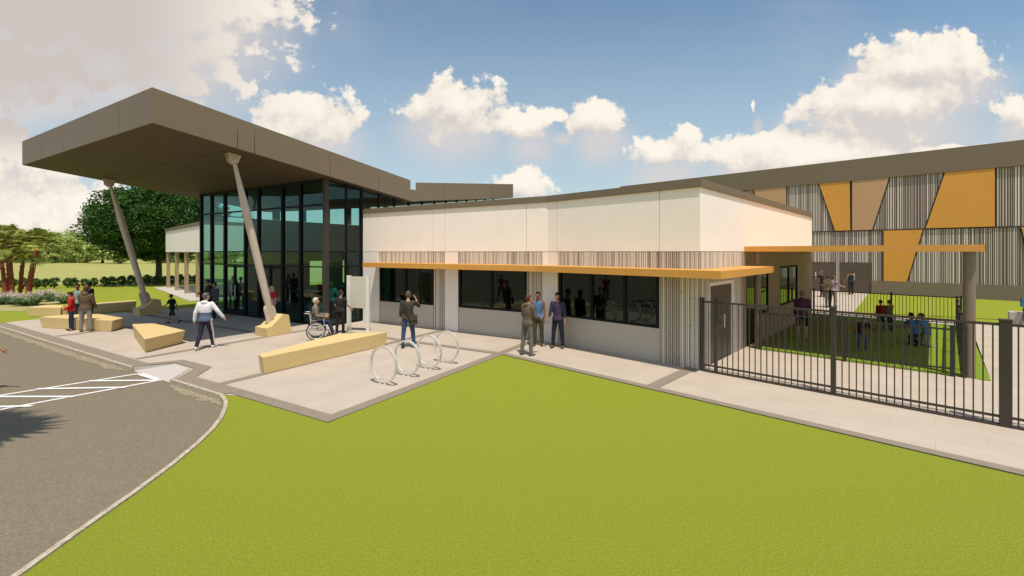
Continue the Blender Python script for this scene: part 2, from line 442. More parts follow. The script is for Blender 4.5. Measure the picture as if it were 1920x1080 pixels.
# ------------------------------------------------------------------ entrance pavilion
PAV = thing('entrance_pavilion', 'glass walled entrance hall under a huge tilted taupe butterfly roof', 'building', A(5.4, 5.97))
SL = 0.112
def zb1(b): return 6.70 - SL * b
def slopebox(mb, a0, a1, b0, b1, f0, f1, mi=0):
    c = [(a0, b0), (a1, b0), (a1, b1), (a0, b1)]
    vs = [A(x, y, f0(y)) for x, y in c] + [A(x, y, f1(y)) for x, y in c]
    mb.hexa([vs[i] for i in (3, 2, 1, 0, 7, 6, 5, 4)], mi)
T1 = lambda b: zb1(b) + 1.0
AW = 12.1
core = MB(); slopebox(core, 0.04, AW - .04, 0.04, 10.38, lambda b: zb1(b) + .03, lambda b: T1(b) - .45)
roof = part('roof', core, GAP, PAV)
fas = MB(); g_ = 0.012
aj = [0, 2.22, 4.68, 7.2, 9.7, AW]
for i in range(5):
    slopebox(fas, aj[i] + (g_ if i else 0), aj[i + 1] - (g_ if i < 4 else 0), 0.0, 0.04, lambda b: 6.70, lambda b: 7.70)
bj = [0.0, 2.31, 2.87, 5.84, 8.38, 10.4]
for i in range(5):
    for a0, a1 in ((0.0, 0.04), (AW - .04, AW)):
        slopebox(fas, a0, a1, bj[i] + (g_ if i else 0.041), bj[i + 1] - g_, zb1, T1)
part('fascia', fas, TAUPE, roof)
top = MB(); slopebox(top, 0.05, AW - .05, 0.05, 10.37, lambda b: T1(b) - .448, lambda b: T1(b) - .43); part('roof_sheet', top, ROOFG, roof)
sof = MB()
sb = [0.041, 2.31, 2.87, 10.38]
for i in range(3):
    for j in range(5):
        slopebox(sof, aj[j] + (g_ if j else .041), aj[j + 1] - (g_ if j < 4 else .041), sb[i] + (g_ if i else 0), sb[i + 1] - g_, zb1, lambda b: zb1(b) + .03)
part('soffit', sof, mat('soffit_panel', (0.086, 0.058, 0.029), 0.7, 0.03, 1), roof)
# valley and rear roof
zb2 = lambda b: 5.56 + 0.123 * (b - 10.8); zt2 = lambda b: 6.48 + 0.125 * (b - 10.8)
val = MB(); slopebox(val, 0.01, AW - .01, 10.40, 10.80, lambda b: 5.54, lambda b: 6.10); part('valley_gutter', val, TAUPE, PAV)
core = MB(); slopebox(core, 0.04, AW - .04, 10.81, 20.36, lambda b: zb2(b) + .03, lambda b: zt2(b) - .45)
roof2 = part('roof', core, GAP, PAV)
fas = MB(); bj2 = [10.8, 13.0, 15.35, 17.8, 20.4]
for i in range(4):
    for a0, a1 in ((0.0, 0.04), (AW - .04, AW)):
        slopebox(fas, a0, a1, bj2[i] + (g_ if i else 0), bj2[i + 1] - (g_ if i < 3 else 0), zb2, zt2)
slopebox(fas, .041, AW - .041, 20.36, 20.4, zb2, zt2)
slopebox(fas, .041, AW - .041, 10.8, 10.81, zb2, lambda b: zt2(b) - .42)
part('fascia', fas, TAUPE, roof2)
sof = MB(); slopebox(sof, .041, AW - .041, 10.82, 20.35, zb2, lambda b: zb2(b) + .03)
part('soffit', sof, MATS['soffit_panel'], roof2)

# curtain wall
AR, ALf, BF, BK = 0.40, 10.46, 5.97, 19.6
muls = [10.40, 9.35, 8.1, 6.3, 5.2, 3.37, 2.1]
fr = MB()
for a in muls: fr.box(A, a - .065, a + .065, BF - .03, BF + .12, 0, zb1(BF) - .01)
for z, h in ((0.0, .10), (2.40, .05), (3.03, .05), (4.95, .06), (zb1(BF) - .12, .10)):
    fr.box(A, AR + .16, ALf, BF - .02, BF + .09, z, z + h)
fr.box(A, 7.17, 7.25, BF - .01, BF + .08, .1, 2.40)
fr.box(A, 4.26, 4.33, BF - .01, BF + .08, .1, 2.40)
part('front_glazing_frame', fr, FRAME, PAV)
col = MB(); col.box(A, AR, AR + .16, BF - .05, BF + .13, 0, zb1(BF) - .02); part('corner_column', col, COLM, PAV)
mm = [ALf] + muls[1:] + [AR + .12]
for i in range(len(mm) - 1):
    p = MB(); 
    for z0, z1 in ((.1, 2.40), (2.45, 3.03), (3.08, 4.95), (5.01, zb1(BF) - .12)):
        p.box(A, mm[i + 1] + .045, mm[i] - .045, BF + .03, BF + .042, z0, z1)
    part('glass_bay', p, GLASS, PAV)
for (a0, a1) in ((6.35, 7.17), (7.25, 8.05), (3.42, 4.26), (4.33, 5.15)):
    d = MB(); d.box(A, a0, a0 + .05, BF, BF + .07, .1, 2.39); d.box(A, a1 - .05, a1, BF, BF + .07, .1, 2.39)
    d.box(A, a0 + .05, a1 - .05, BF, BF + .07, .1, .30); d.box(A, a0 + .05, a1 - .05, BF, BF + .07, 2.30, 2.39)
    dd = part('door', d, FRAME, PAV)
    h = MB(); ah = a1 - .12 if a0 in (6.35, 3.42) else a0 + .12
    h.tube([A(ah, BF - .06, .75), A(ah, BF - .06, 1.45)], .016, 8); h.tube([A(ah, BF - .06, .85), A(ah, BF + .01, .85)], .01, 6)
    h.tube([A(ah, BF - .06, 1.35), A(ah, BF + .01, 1.35)], .01, 6); part('handle', h, STEEL, dd)
# right return: glass to facade, clerestory beyond
def ztop(b): return zb1(b) if b <= 10.4 else zb2(max(b, 10.8))
fr = MB(); bm_ = [BF + 1.0, BF + 1.78]
for b in bm_: fr.box(A, AR, AR + .12, b - .04, b + .04, 0, ztop(b) - .01)
for z, h in ((0, .10), (2.40, .05), (3.03, .05), (4.95, .06)): fr.box(A, AR - .02, AR + .09, BF + .13, 7.79, z, z + h)
b = 7.79
cl = []
while b < 19.5: cl.append(b); b += 0.98
for b in cl: fr.box(A, AR, AR + .10, b - .035, b + .035, 4.99, ztop(b) + .02)
fr.box(A, AR - .01, AR + .10, 7.79, 19.5, 4.94, 5.0)
fr.box(A, AR - .02, AR + .09, BF + .13, 7.79, 5.74, 5.84)
part('side_glazing_frame', fr, FRAME, PAV)
p = MB()
p.box(A, AR + .03, AR + .042, BF + .13, BF + .96, .1, 5.9); p.box(A, AR + .03, AR + .042, BF + 1.04, BF + 1.74, .1, 5.8)
part('glass_bay', p, GLASS, PAV)
p = MB()
for i in range(len(cl) - 1):
    b0, b1 = cl[i] + .035, cl[i + 1] - .035
    p.hexa([A(AR + .042, b1, 5.0), A(AR + .042, b0, 5.0), A(AR + .03, b0, 5.0), A(AR + .03, b1, 5.0),
            A(AR + .042, b1, ztop(b1)), A(AR + .042, b0, ztop(b0)), A(AR + .03, b0, ztop(b0)), A(AR + .03, b1, ztop(b1))])
part('clerestory_glass', p, GLASSB, PAV)
# left side: glass corner, then wall with clerestory; rear wall with doors to the lawn
fr = MB()
for b in (BF + 1.2, BF + 2.3): fr.box(A, ALf - .10, ALf, b - .04, b + .04, 0, ztop(b))
for z in (0, 2.40, 3.03, 4.95): fr.box(A, ALf - .10, ALf - .01, BF + .12, BF + 2.3, z, z + .05)
b = BF + 2.3
part('rear_glazing_frame', fr, FRAME, PAV)
while b < 19.5:
    fr = MB(); fr.box(A, ALf - .09, ALf - .02, b - .22, b + .22, 4.96, ztop(b)); part('clerestory_pier', fr, FRAME, PAV); b += 1.75
p = MB(); p.box(A, ALf - .05, ALf - .038, BF + .12, BF + 1.16, .05, 5.9); p.box(A, ALf - .05, ALf - .038, BF + 1.24, BF + 2.26, .05, 5.75)
part('glass_bay', p, GLASSB, PAV)
wl = MB()
wl.box(A, ALf - .14, ALf, BF + 2.35, 12.2, 0, 4.94); wl.box(A, ALf - .14, ALf, 12.2, 15.4, 2.45, 4.94); wl.box(A, ALf - .14, ALf, 12.2, 15.4, 0, .9)
wl.box(A, ALf - .14, ALf, 15.4, 19.6, 0, 4.94)
for a0, a1, z0, z1 in ((AR + .2, 4.0, 0, 4.94), (4.0, 6.9, 2.5, 4.94), (4.0, 6.9, 0, .6), (6.9, 7.6, 0, 4.94), (7.6, 9.4, 2.5, 4.94), (9.4, ALf - .14, 0, 4.94)):
    wl.box(A, a0, a1, BK - .15, BK, z0, z1)
wl.box(A, AR + .05, AR + .20, 7.95, BK, 0, 4.93)
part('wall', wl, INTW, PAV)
wl = MB()
wl.box(A, 6.0, 6.12, 11.5, 17.5, 0, 3.0); wl.box(A, 1.2, 3.6, 12.4, 12.5, 0, 2.9); wl.box(A, 8.3, 10.2, 13.0, 13.1, 0, 3.0)
part('inner_partition', wl, TANWALL, PAV)
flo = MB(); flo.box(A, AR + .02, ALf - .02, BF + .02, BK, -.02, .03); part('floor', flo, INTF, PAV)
# leaning struts and their footings
for sa, sf in ((0.85, .74), (11.4, 11.1)):
    t0, t1 = A(sa, 2.60, 6.36), A(sf, 3.93, 0.50)
    ax = (t1 - t0)
    s_ = MB(); L_ = [0, .05, .16, .30, .85, .97, 1.0]; rr = [.055, .065, .085, .13, .125, .085, .075]
    s_.tube([t0 + ax * q for q in L_], rr, 14); so = part('strut', s_, STRUT, PAV, smooth=True)
    c = MB()
    for da in (-.10, .065):
        c.prism([A(sa + da, 2.40, 6.42), A(sa + da, 2.84, 6.39), A(sa + da, 2.74, 6.12), A(sa + da, 2.60, 6.05), A(sa + da, 2.46, 6.14)],
                [A(sa + da + .035, 2.40, 6.42), A(sa + da + .035, 2.84, 6.39), A(sa + da + .035, 2.74, 6.12), A(sa + da + .035, 2.60, 6.05), A(sa + da + .035, 2.46, 6.14)])
    c.tube([A(sa - .13, 2.62, 6.18), A(sa + .13, 2.62, 6.18)], .05, 12)
    part('clevis', c, STRUT, so)
    c = MB(); q0 = t0 + ax * .90; q1 = t0 + ax * 1.03
    n_ = Vector((N1[0], N1[1], 0)); d_ = Vector((D1[0], D1[1], 0))
    c.loft([(q0, d_ * .05, n_ * .16), (q0 + (q1 - q0) * .15, d_ * .05, n_ * .22), (q1 - (q1 - q0) * .1, d_ * .05, n_ * .22), (q1 + Vector((0, 0, -.1)), d_ * .05, n_ * .2)], seg=14)
    part('foot_plate', c, STRUT, so)
    f_ = MB(); pr = [(3.52, 0.0), (4.46, 0.0), (4.36, .70), (4.14, .74), (3.70, .36), (3.50, .32)]
    def w_(b, z, sgn): return A(sf + sgn * (.37 - .05 * z), b, z)
    f_.prism([w_(b, z, -1) for b, z in pr], [w_(b, z, 1) for b, z in pr])
    part('footing', f_, BENCH, PAV)

# ------------------------------------------------------------------ classroom wing
WING = thing('classroom_wing', 'low white panelled wing with slatted bands, ribbon windows and an orange awning', 'building', B(-2.5, 4))
BW = 7.8
wA = lambda u: along(A(0, BW), D1, u)
wB = lambda u: along(B(0, 0), E2, u)
wS = lambda u: along(B(0, 0), P2, u)
def FA(x, y, z=0.0): return A(x, BW + y, z)      # y>0 into the building
def FS(x, y, z=0.0): return B(-y, x, z)          # side wall: x along p, y into the building
aK = inA(kx)[0]; sK = inB(kx)[0]
aL = 0.36
ZP, ZT = 3.05, 4.72
GAPW = 0.008
core = MB()
core.box(FA, aL, aK - .02, .10, .22, 2.50, ZT); core.box(B, sK - .02, -.10, .10, .22, 2.50, ZT); core.box(FS, .10, 14.2, .10, .22, 2.50, ZT)
core.box(FA, aL, aK - .02, .10, .22, 0, .90); core.box(B, sK - .02, -.10, .10, .22, 0, .90)
core.box(FS, .10, 14.2, .10, .22, 0, .90) if False else None
part('wall_core', core, GAP, WING)
def upper(frm, xs, y0=0.0):
    xs = sorted(xs); m_ = MB()
    for i in range(len(xs) - 1):
        m_.box(frm, xs[i] + (GAPW if i else 0), xs[i + 1] - (GAPW if i < len(xs) - 2 else 0), y0, y0 + .10, ZP + .01, ZT)
    return m_
part('upper_wall', upper(FA, [aL, wA(709), wA(811.5), wA(834), wA(987), aK]), WHITE, WING)
part('upper_wall', upper(B, [sK, wB(1044), wB(1236), 0]), WHITE, WING)
m_ = MB(); m_.box(FS, .10, wS(1392), 0, .1, ZP + .01, ZT); m_.box(FS, wS(1392) + .012, 14.2, 0, .1, ZP + .01, ZT)
part('upper_wall', m_, WHITE, WING, label='bright end wall above the yard side of the wing')
def pier(frm, x0, x1, z0=0.0, z1=ZP - .004, m=PIER, name='pier', d=0.0):
    m_ = MB(); m_.box(frm, x0, x1, d, .22, z0, z1); return part(name, m_, m, WING)
pier(FA, wA(710.5), aL); pier(FA, wA(858.5), wA(834)); pier(B, sK, wB(1045.5))
def slats(frm, x0, x1, z0, z1, name='slat_panel', rng=R, y=0.0):
    if x1 < x0: x0, x1 = x1, x0
    m_ = MB(); m_.box(frm, x0, x1, y + .03, y + .10, z0, z1, 1)
    x = x0 + .004
    while x < x1 - .03:
        w = rng.choice((.020, .026, .032, .042)); gp = rng.choice((.016, .020, .024, .034))
        if x + w > x1: break
        brk = z0 + rng.random() * (z1 - z0)
        mi = 2 if rng.random() < .32 else 0
        if z1 - z0 < 1: brk = z1 - .002
        m_.box(frm, x, x + w, y, y + .03, z0, brk - .006 if z1 - z0 > 1 else z1, mi)
        if z1 - z0 < 1: x += w + gp; continue
        m_.box(frm, x, x + w, y, y + .03, brk + .006, z1, mi)
        if rng.random() < .28 and z1 - z0 > 1: m_.box(frm, x - .008, x + w + .012, y - .004, y + .028, brk - .005, brk + .005, 3)
        x += w + gp
    return part(name, m_, [SLATW, SLATB, SLATG, GAP], WING)
slats(FA, wA(833), wA(812.5), 0.0, ZP - .004)
slats(FA, wA(1016.5), wA(988), 0.0, ZP - .004)
pier(FA, aK + .003, wA(1017))
slats(FA, wA(811.5), wA(711.5), 2.47, ZP - .004)
slats(FA, wA(987), wA(859.5), 2.47, ZP - .004)
slats(B, wB(1046.5), wB(1235), 2.47, ZP - .004)
slats(B, wB(1236), -.002, 0.0, ZP - .004)
tD0, tD1 = .62, 2.60
slats(FS, .035, tD0 - .002, 0.0, ZP - .004)
slats(FS, tD0 + .002, tD1 - .002, 2.224, ZP - .004)
slats(FS, tD1 + .002, wS(1395), 0.0, ZP - .004)
for frm, u0, u1, fn in ((FA, 711.5, 811.5, wA), (FA, 859.5, 987, wA), (B, 1046.5, 1235, wB)):
    x0, x1 = sorted((fn(u0), fn(u1)))
    m_ = MB(); m_.box(frm, x0, x1, .03, .16, 0, .93); part('sill_wall', m_, SILLP, WING)
    # window: frame, mullions, panes
    n = 2 if u0 < 1000 else 3
    f_ = MB(); f_.box(frm, x0, x1, .02, .12, .935, 1.00); f_.box(frm, x0, x1, .02, .12, 2.38, 2.465)
    f_.box(frm, x0, x0 + .09, .02, .12, 1.0, 2.38); f_.box(frm, x1 - .09, x1, .02, .12, 1.0, 2.38)
    if n == 2: xm = [(x0 + x1) / 2]
    else: xm = [fn(1108), fn(1170)]
    for x in xm: f_.box(frm, x - .05, x + .05, .025, .11, 1.0, 2.38)
    w = part('window', f_, FRAME, WING)
    xe = [x0 + .035] + xm + [x1 - .035]
    for i in range(len(xe) - 1):
        p = MB(); p.box(frm, xe[i] + .035, xe[i + 1] - .035, .06, .07, 1.0, 2.38); part('pane', p, GLASSW, w)
# yard-side door and lower wall
m_ = MB(); m_.box(FS, tD0, tD0 + .07, -.012, .12, 0, 2.22); m_.box(FS, tD1 - .16, tD1, -.012, .12, 0, 2.22); m_.box(FS, tD0 + .07, tD1 - .16, -.012, .12, 2.12, 2.22)
dfr = part('door_frame', m_, PIER, WING)
tm = (tD0 + .07 + tD1 - .16) / 2
for x0, x1, hx in ((tD0 + .075, tm - .004, tm - .10), (tm + .004, tD1 - .165, tm + .10)):
    m_ = MB(); m_.box(FS, x0, x1, .02, .07, .01, 2.115); d = part('door', m_, DOORM, dfr)
m_ = MB()
for hx in (tm - .10, tm + .10):
    m_.tube([FS(hx, -.05, .90), FS(hx, -.05, 1.28)], .018, 8); m_.tube([FS(hx, -.05, .95), FS(hx, .03, .95)], .011, 6); m_.tube([FS(hx, -.05, 1.23), FS(hx, .03, 1.23)], .011, 6)
part('door_handle', m_, STEEL, dfr)
t1 = wS(1395) + .003
m_ = MB(); m_.box(FS, t1, 14.2, .0, .10, 2.48, ZP - .004); m_.box(FS, t1, t1 + .25, 0, .1, 0, 2.477)
m_.box(FS, 6.45, 8.05, 0, .1, 0, 2.477); m_.box(FS, 11.1, 14.2, 0, .1, 0, 2.477); m_.box(FS, 4.95, 6.45, .0, .1, 0, .85); m_.box(FS, 8.05, 11.1, 0, .1, 0, .92)
part('yard_wall', m_, TANWALL, WING)
for x0, x1, z0 in ((t1 + .26, 4.94, .02), (4.96, 6.44, .86), (8.06, 9.55, .93), (9.57, 11.09, .93)):
    f_ = MB(); f_.box(FS, x0, x1, .0, .08, z0, z0 + .06); f_.box(FS, x0, x1, .0, .08, 2.40, 2.475); f_.box(FS, x0, x0 + .06, .0, .08, z0 + .06, 2.40); f_.box(FS, x1 - .06, x1, .0, .08, z0 + .06, 2.40)
    if z0 > .5: f_.box(FS, x0 + .06, x1 - .06, .01, .07, 1.62, 1.66)
    w = part('window' if z0 > .5 else 'glass_door', f_, FRAME, WING)
    p = MB(); p.box(FS, x0 + .06, x1 - .06, .03, .04, z0 + .06, 2.40); part('pane', p, GLASSW, w)
# roof, fascia, end wall
def KI(o): return isect(A(0, BW - o), D1, B(0, -o), E2)
def rpoly(o): return [A(aL - .0, BW - o), KI(o), B(o, -o), B(o, 14.2 + o), B(-9, 14.2 + o), A(aL, 17)]
m_ = MB(); m_.slab(rpoly(.05), 4.723, 4.93); part('parapet', m_, TAUPED, WING)
m_ = MB(); m_.slab(rpoly(-.2), 4.931, 4.95); part('roof', m_, ROOFG, WING)
m_ = MB(); m_.box(B, -9, -.12, 14.1, 14.2, 0, 4.72); part('end_wall', m_, WHITE, WING)
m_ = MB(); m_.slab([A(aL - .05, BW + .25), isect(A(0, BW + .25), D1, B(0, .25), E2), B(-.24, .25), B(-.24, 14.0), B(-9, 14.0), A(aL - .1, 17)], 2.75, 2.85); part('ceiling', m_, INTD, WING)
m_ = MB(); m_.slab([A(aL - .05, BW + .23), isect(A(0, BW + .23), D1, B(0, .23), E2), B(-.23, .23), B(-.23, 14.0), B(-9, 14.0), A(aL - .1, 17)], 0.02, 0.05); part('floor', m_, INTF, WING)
m_ = MB(); m_.box(A, -2.9, -2.78, BW + .23, 12.5, .05, 2.75); m_.box(A, -7.9, -2.9, 12.5, 12.6, .05, 2.75); m_.box(A, -2.78, .3, 12.2, 12.3, .05, 2.75)
m_.box(B, -5.0, -.23, 4.7, 4.8, .05, 2.75); m_.box(B, -.3, -.24, .25, 14, .05, .85); m_.box(B, -9, -.3, 9.0, 9.1, .05, 2.75)
m_.box(B, -5.15, -5.03, 1.4, 4.8, .05, 2.75)
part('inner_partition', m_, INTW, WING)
# orange awning
zc0, zc1, oc = 2.41, 2.60, .78
inn = -.0
pts = [A(-.5, BW - oc), KI(oc), B(oc, -oc), B(oc, 3.9), B(.002, 3.9), B(.002, -.002), KI(.002), A(-.5, BW - .002)]
bm = MB(); bm.prism([Vector((p.x, p.y, zc0)) for p in pts], [Vector((p.x, p.y, zc1)) for p in pts])
bmm = bmesh.new(); 
o_ = part('awning', bm, ORANGE, WING)
bmm.from_mesh(o_.data); bmesh.ops.triangulate(bmm, faces=[f for f in bmm.faces if len(f.verts) > 4]); bmm.to_mesh(o_.data); bmm.free()

# ------------------------------------------------------------------ colonnade wing (far left)
q0 = G(367.5, 559)
def CW(x, y, z=0.0): return Vector((q0.x - x * E2[0] + y * P2[0], q0.y - x * E2[1] + y * P2[1], z))
COLN = thing('colonnade_wing', 'white fascia wing on slim tan columns left of the glass hall', 'building', CW(5, 2))
Lc = 11.75
m_ = MB(); m_.box(CW, -2.2, Lc, 0, 4.5, 3.03, 4.74); part('upper_wall', m_, WHITE, COLN)
m_ = MB(); m_.box(CW, -2.2, Lc + .05, -.05, 4.55, 4.743, 4.97); part('parapet', m_, TAUPED, COLN)
for x in (0.0, 3.75, 7.5, Lc - .45):
    m_ = MB(); m_.box(CW, x, x + .22, .02, .24, 0, 3.03); part('column', m_, TANWALL, COLN)
for x in (3.75, Lc - .45):
    m_ = MB(); m_.box(CW, x, x + .22, 4.2, 4.42, 0, 3.03); part('column', m_, TANWALL, COLN)
m_ = MB(); m_.box(CW, -2.2, 1.6, 4.3, 4.5, 0, 3.03); part('rear_wall', m_, TANWALL, COLN)
m_ = MB(); m_.box(CW, -2.2, Lc + .6, -.7, 4.6, 0.0, .05); part('walkway_slab', m_, RAMP, COLN)

# ------------------------------------------------------------------ gymnasium
GYM = thing('gymnasium', 'tall hall with brown parapet, striped cladding and slanted orange and tan panels', 'building', GY(-4, 12))
gs = lambda u: along(GY(0, 0), E2, u)
sLft, sRgt = -27.5, 16.0
m_ = MB(); m_.box(GY, sLft, sRgt, .12, 24, 0, 9.2); part('wall_core', m_, GYMB, GYM)
m_ = MB()
cuts = [sLft - .1, gs(1396), gs(1830), sRgt + .1]
for i in range(3): m_.box(GY, cuts[i] + (.012 if i else 0), cuts[i + 1] - .012, -.08, .12, 8.31, 9.87)
m_.box(GY, sLft - .1, sLft + .1, .12, 24.1, 8.31, 9.87); m_.box(GY, sRgt - .1, sRgt + .1, .12, 24.1, 8.31, 9.87)
part('parapet', m_, TAUPED, GYM)
for i in (1, 2):
    m_ = MB(); m_.box(GY, cuts[i] - .011, cuts[i] + .011, -.05, .10, 8.32, 9.86); part('joint_strip', m_, SLATW, GYM)
m_ = MB(); m_.box(GY, sLft + .1, sRgt - .1, .12, 24, 9.2, 9.3); part('roof', m_, ROOFG, GYM)
doors = [(gs(1500), gs(1565)), (gs(1575), gs(1634))]
m_ = MB(); 
for x0, x1 in ((sLft, doors[0][0]), (doors[0][1], doors[1][0]), (doors[1][1], sRgt)):
    if x0 == doors[0][1]: continue
    m_.box(GY, x0, x1, -.06, .12, 0, .965)
part('base_wall', m_, GRAYB, GYM)
rg = random.Random(3)
for row, (z0, z1) in enumerate(((.97, 4.56), (4.63, 8.30))):
    m_ = MB(); x = sLft + .02
    while x < sRgt - .1:
        w = rg.choice((.03, .04, .055, .07)); gp = rg.choice((.03, .04, .05, .07, .09)); mi = 0 if rg.random() < .6 else 1
        lo = z0
        for dx0, dx1 in doors:
            if row == 0 and x + w > dx0 and x < dx1: lo = 2.26
        if row == 0 and doors[0][1] <= x and x + w <= doors[1][0]: lo = 0.0
        m_.box(GY, x, x + w, .05, .12, lo, z1, mi); x += w + gp
    part('striped_cladding', m_, [GYMW, GYMG], GYM)
m_ = MB(); m_.box(GY, sLft, sRgt, -.0, .12, 4.56, 4.63); part('belt_strip', m_, GAP, GYM)
for x0, x1 in doors:
    m_ = MB(); m_.box(GY, x0, x1, .02, .10, 0, 2.24); d = part('door', m_, mat('gym_door', (0.090, 0.065, 0.043), .6), GYM)
    m_ = MB(); xm = (x0 + x1) / 2; m_.box(GY, xm - .11, xm - .05, -.02, .02, .95, 1.45); part('door_plate', m_, SLATW, d)
def gpan(us_top, us_bot, z0, z1, m):
    def rng_(d): 
        P = [(gs(us_bot[0]) - d, z0 - d * 0), (gs(us_bot[1]) + d, z0), (gs(us_top[1]) + d, z1), (gs(us_top[0]) - d, z1)]
        return P
    q = rng_(0); n_ = MB(); n_.prism([GY(x, .12, z) for x, z in q], [GY(x, -.04, z) for x, z in q])
    n_.f = [tuple(reversed(f)) for f in n_.f]
    o = part('accent_panel', n_, m, GYM)
    q = rng_(.07); n_ = MB(); n_.prism([GY(x, .12, z) for x, z in q], [GY(x, .0, z) for x, z in q]); n_.f = [tuple(reversed(f)) for f in n_.f]
    part('panel_edge', n_, GAP, o)
zu0, zu1, zl0, zl1 = 4.64, 8.30, .975, 4.55
gpan((1536, 1593), (1566, 1594), zu0, zu1, OPANEL)
gpan((1598, 1667), (1598, 1635), zu0, zu1, TANPANEL)
gpan((1413, 1474), (1444, 1474), zu0, zu1, TANPANEL)
gpan((1772, 1865), (1736, 1865), zu0, zu1, OPANEL)
gpan((1657, 1730), (1657, 1700), zl0, zl1, OPANEL)
gpan((1915, 2040), (1945, 2040), zl0, zl1, OPANEL)
gpan((1225, 1290), (1225, 1260), zu0, zu1, OPANEL)

# ------------------------------------------------------------------ yard canopy
t0 = wS(1395) + .02
YC = thing('yard_canopy', 'flat orange canopy on round posts shading the fenced play yard', 'canopy', B(2.6, t0 + 5, 0))
m_ = MB(); m_.box(B, .006, 5.20, t0, t0 + 10.4, 3.054, 3.22)
part('canopy_roof', m_, ORANGE, YC)
for s_, t_ in ((4.95, t0 + .25), (.32, t0 + .25)):
    m_ = MB(); p_ = B(s_, t_); m_.tube([p_, p_ + Vector((0, 0, 3.05))], .112 if s_ > 1 else .09, 24)
    part('post', m_, mat('canopy_post', (0.189, 0.149, 0.099), .5, .05, 2), YC, smooth=False)

# ------------------------------------------------------------------ fences
def fence(name_lab, fr_dir, length, h, posts, pw_, step, m, rails, cat='fence', base=True, group=None, pickr=.010, skip=None):
    """fr_dir(x, y, z) runs along x; posts are x positions"""
    o = thing('metal_fence', name_lab, cat, fr_dir(0, 0, 0), group=group)
    for x in posts:
        w = pw_(x) if callable(pw_) else pw_
        q = MB(); q.box(fr_dir, x - w, x + w, -w, w, 0, h + .05); q.box(fr_dir, x - w - .008, x + w + .008, -w - .008, w + .008, h + .05, h + .075)
        part('post', q, m, o)
    for i in range(len(posts) - 1):
        x0, x1 = posts[i] + .03, posts[i + 1] - .03
        for z, hh in rails:
            q = MB(); q.box(fr_dir, x0, x1, -.02, .02, z, z + hh); part('rail', q, m, o)
        q = MB(); n = max(1, int(round((x1 - x0) / step)))
        for k in range(1, n):
            x = x0 + (x1 - x0) * k / n
            q.box(fr_dir, x - pickr, x + pickr, -pickr, pickr, .05 if base else .08, h - .045)
        part('picket_panel', q, m, o)
    if base:
        q = MB(); q.box(fr_dir, posts[0], posts[-1], -.07, .07, 0, .035); part('base_rail', q, m, o)
    return o
BX = lambda x, y, z=0.0: B(x, y, z)
fence('tall dark metal fence in front of the patio with a wide post at its right', lambda x, y, z=0.0: B(x + .06, y - .02, z), 12, 1.80,
      [0.0, .34, 2.74, 5.18, 7.6, 10.0, 12.4], lambda x: .075 if x > 5 else (.045 if x > .5 or x == 0 else .035), .121, FENCE, ((1.755, .045), (.15, .04)))
fence('low picket fence along the near edge of the shaded play yard', lambda x, y, z=0.0: B(x + .45, t0 + .05 + y, z), 4.3, 1.17,
      [0.0, 2.1, 4.2], .035, .115, FENCEB, ((1.13, .04), (.17, .035)), base=False, pickr=.009)
fence('low black picket fence closing the far side of the play yard', lambda x, y, z=0.0: B(x + .1, 14.05 + y, z), 5, 1.19,
      [0.0, .65, 2.85, 5.0], .035, .115, FENCEB, ((1.15, .04), (.10, .035)), base=False, pickr=.010)
fence('low black picket fence on the right hand side of the play yard', lambda x, y, z=0.0: B(4.86 - y + .012 * x, t0 + .1 + x, z), 10, 1.17,
      [0.0, .9, 3.4, 5.9, 8.4, 10.2], .035, .13, FENCEB, ((1.13, .04), (.10, .035)), base=False, pickr=.009)

# ------------------------------------------------------------------ bike rings
def ring_rack():
    o = thing('bike_rack', '', 'bike rack')
    r = .40; zc = .455
    m_ = MB(); pts = [Vector((r * math.cos(t), 0, zc + r * math.sin(t))) for t in [2 * math.pi * i / 40 for i in range(40)]]
    # flat-sided ring: rectangular section
    vs = []; fs = []
    n = 48
    for i in range(n):
        t = 2 * math.pi * i / n; c, s_ = math.cos(t), math.sin(t)
        for rr, yy in ((r - .018, -.028), (r + .022, -.028), (r + .022, .028), (r - .018, .028)):
            vs.append((rr * c, yy, zc + rr * s_))
    for i in range(n):
        j = (i + 1) % n
        for k in range(4):
            k2 = (k + 1) % 4; fs.append((i * 4 + k, i * 4 + k2, j * 4 + k2, j * 4 + k))
    m_.add(vs, fs); ob = lpart('hoop', m_, STEEL, o)
    bmm = bmesh.new(); bmm.from_mesh(ob.data); bmesh.ops.recalc_face_normals(bmm, faces=bmm.faces[:]); bmm.to_mesh(ob.data); bmm.free()
    for sx in (-.075, .075):
        m_ = MB(); m_.box(Wf, sx - .018, sx + .018, -.045, .045, 0, .13); m_.box(Wf, sx - .05, sx + .05, -.06, .06, 0, .012)
        lpart('foot', m_, STEEL, o)
    return o
ang1 = math.atan2(-D1[1], -D1[0])
rk = [(719, 720.5), (763, 705), (804, 691.5), (837, 680.5)]
labs = ['steel ring bike rack nearest the camera in the row', 'second steel ring bike rack from the near end of the row',
        'third steel ring bike rack from the near end of the row', 'steel ring bike rack nearest the building in the row']
r0 = ring_rack()
for i, (u, v) in enumerate(rk):
    o = r0 if i == 0 else tree_copy(r0)
    o.location = G(u, v); o.location.z = .006; o.rotation_euler = (0, 0, ang1)
    tag(o, labs[i], 'bike rack', 'ring bike racks by the lawn corner')

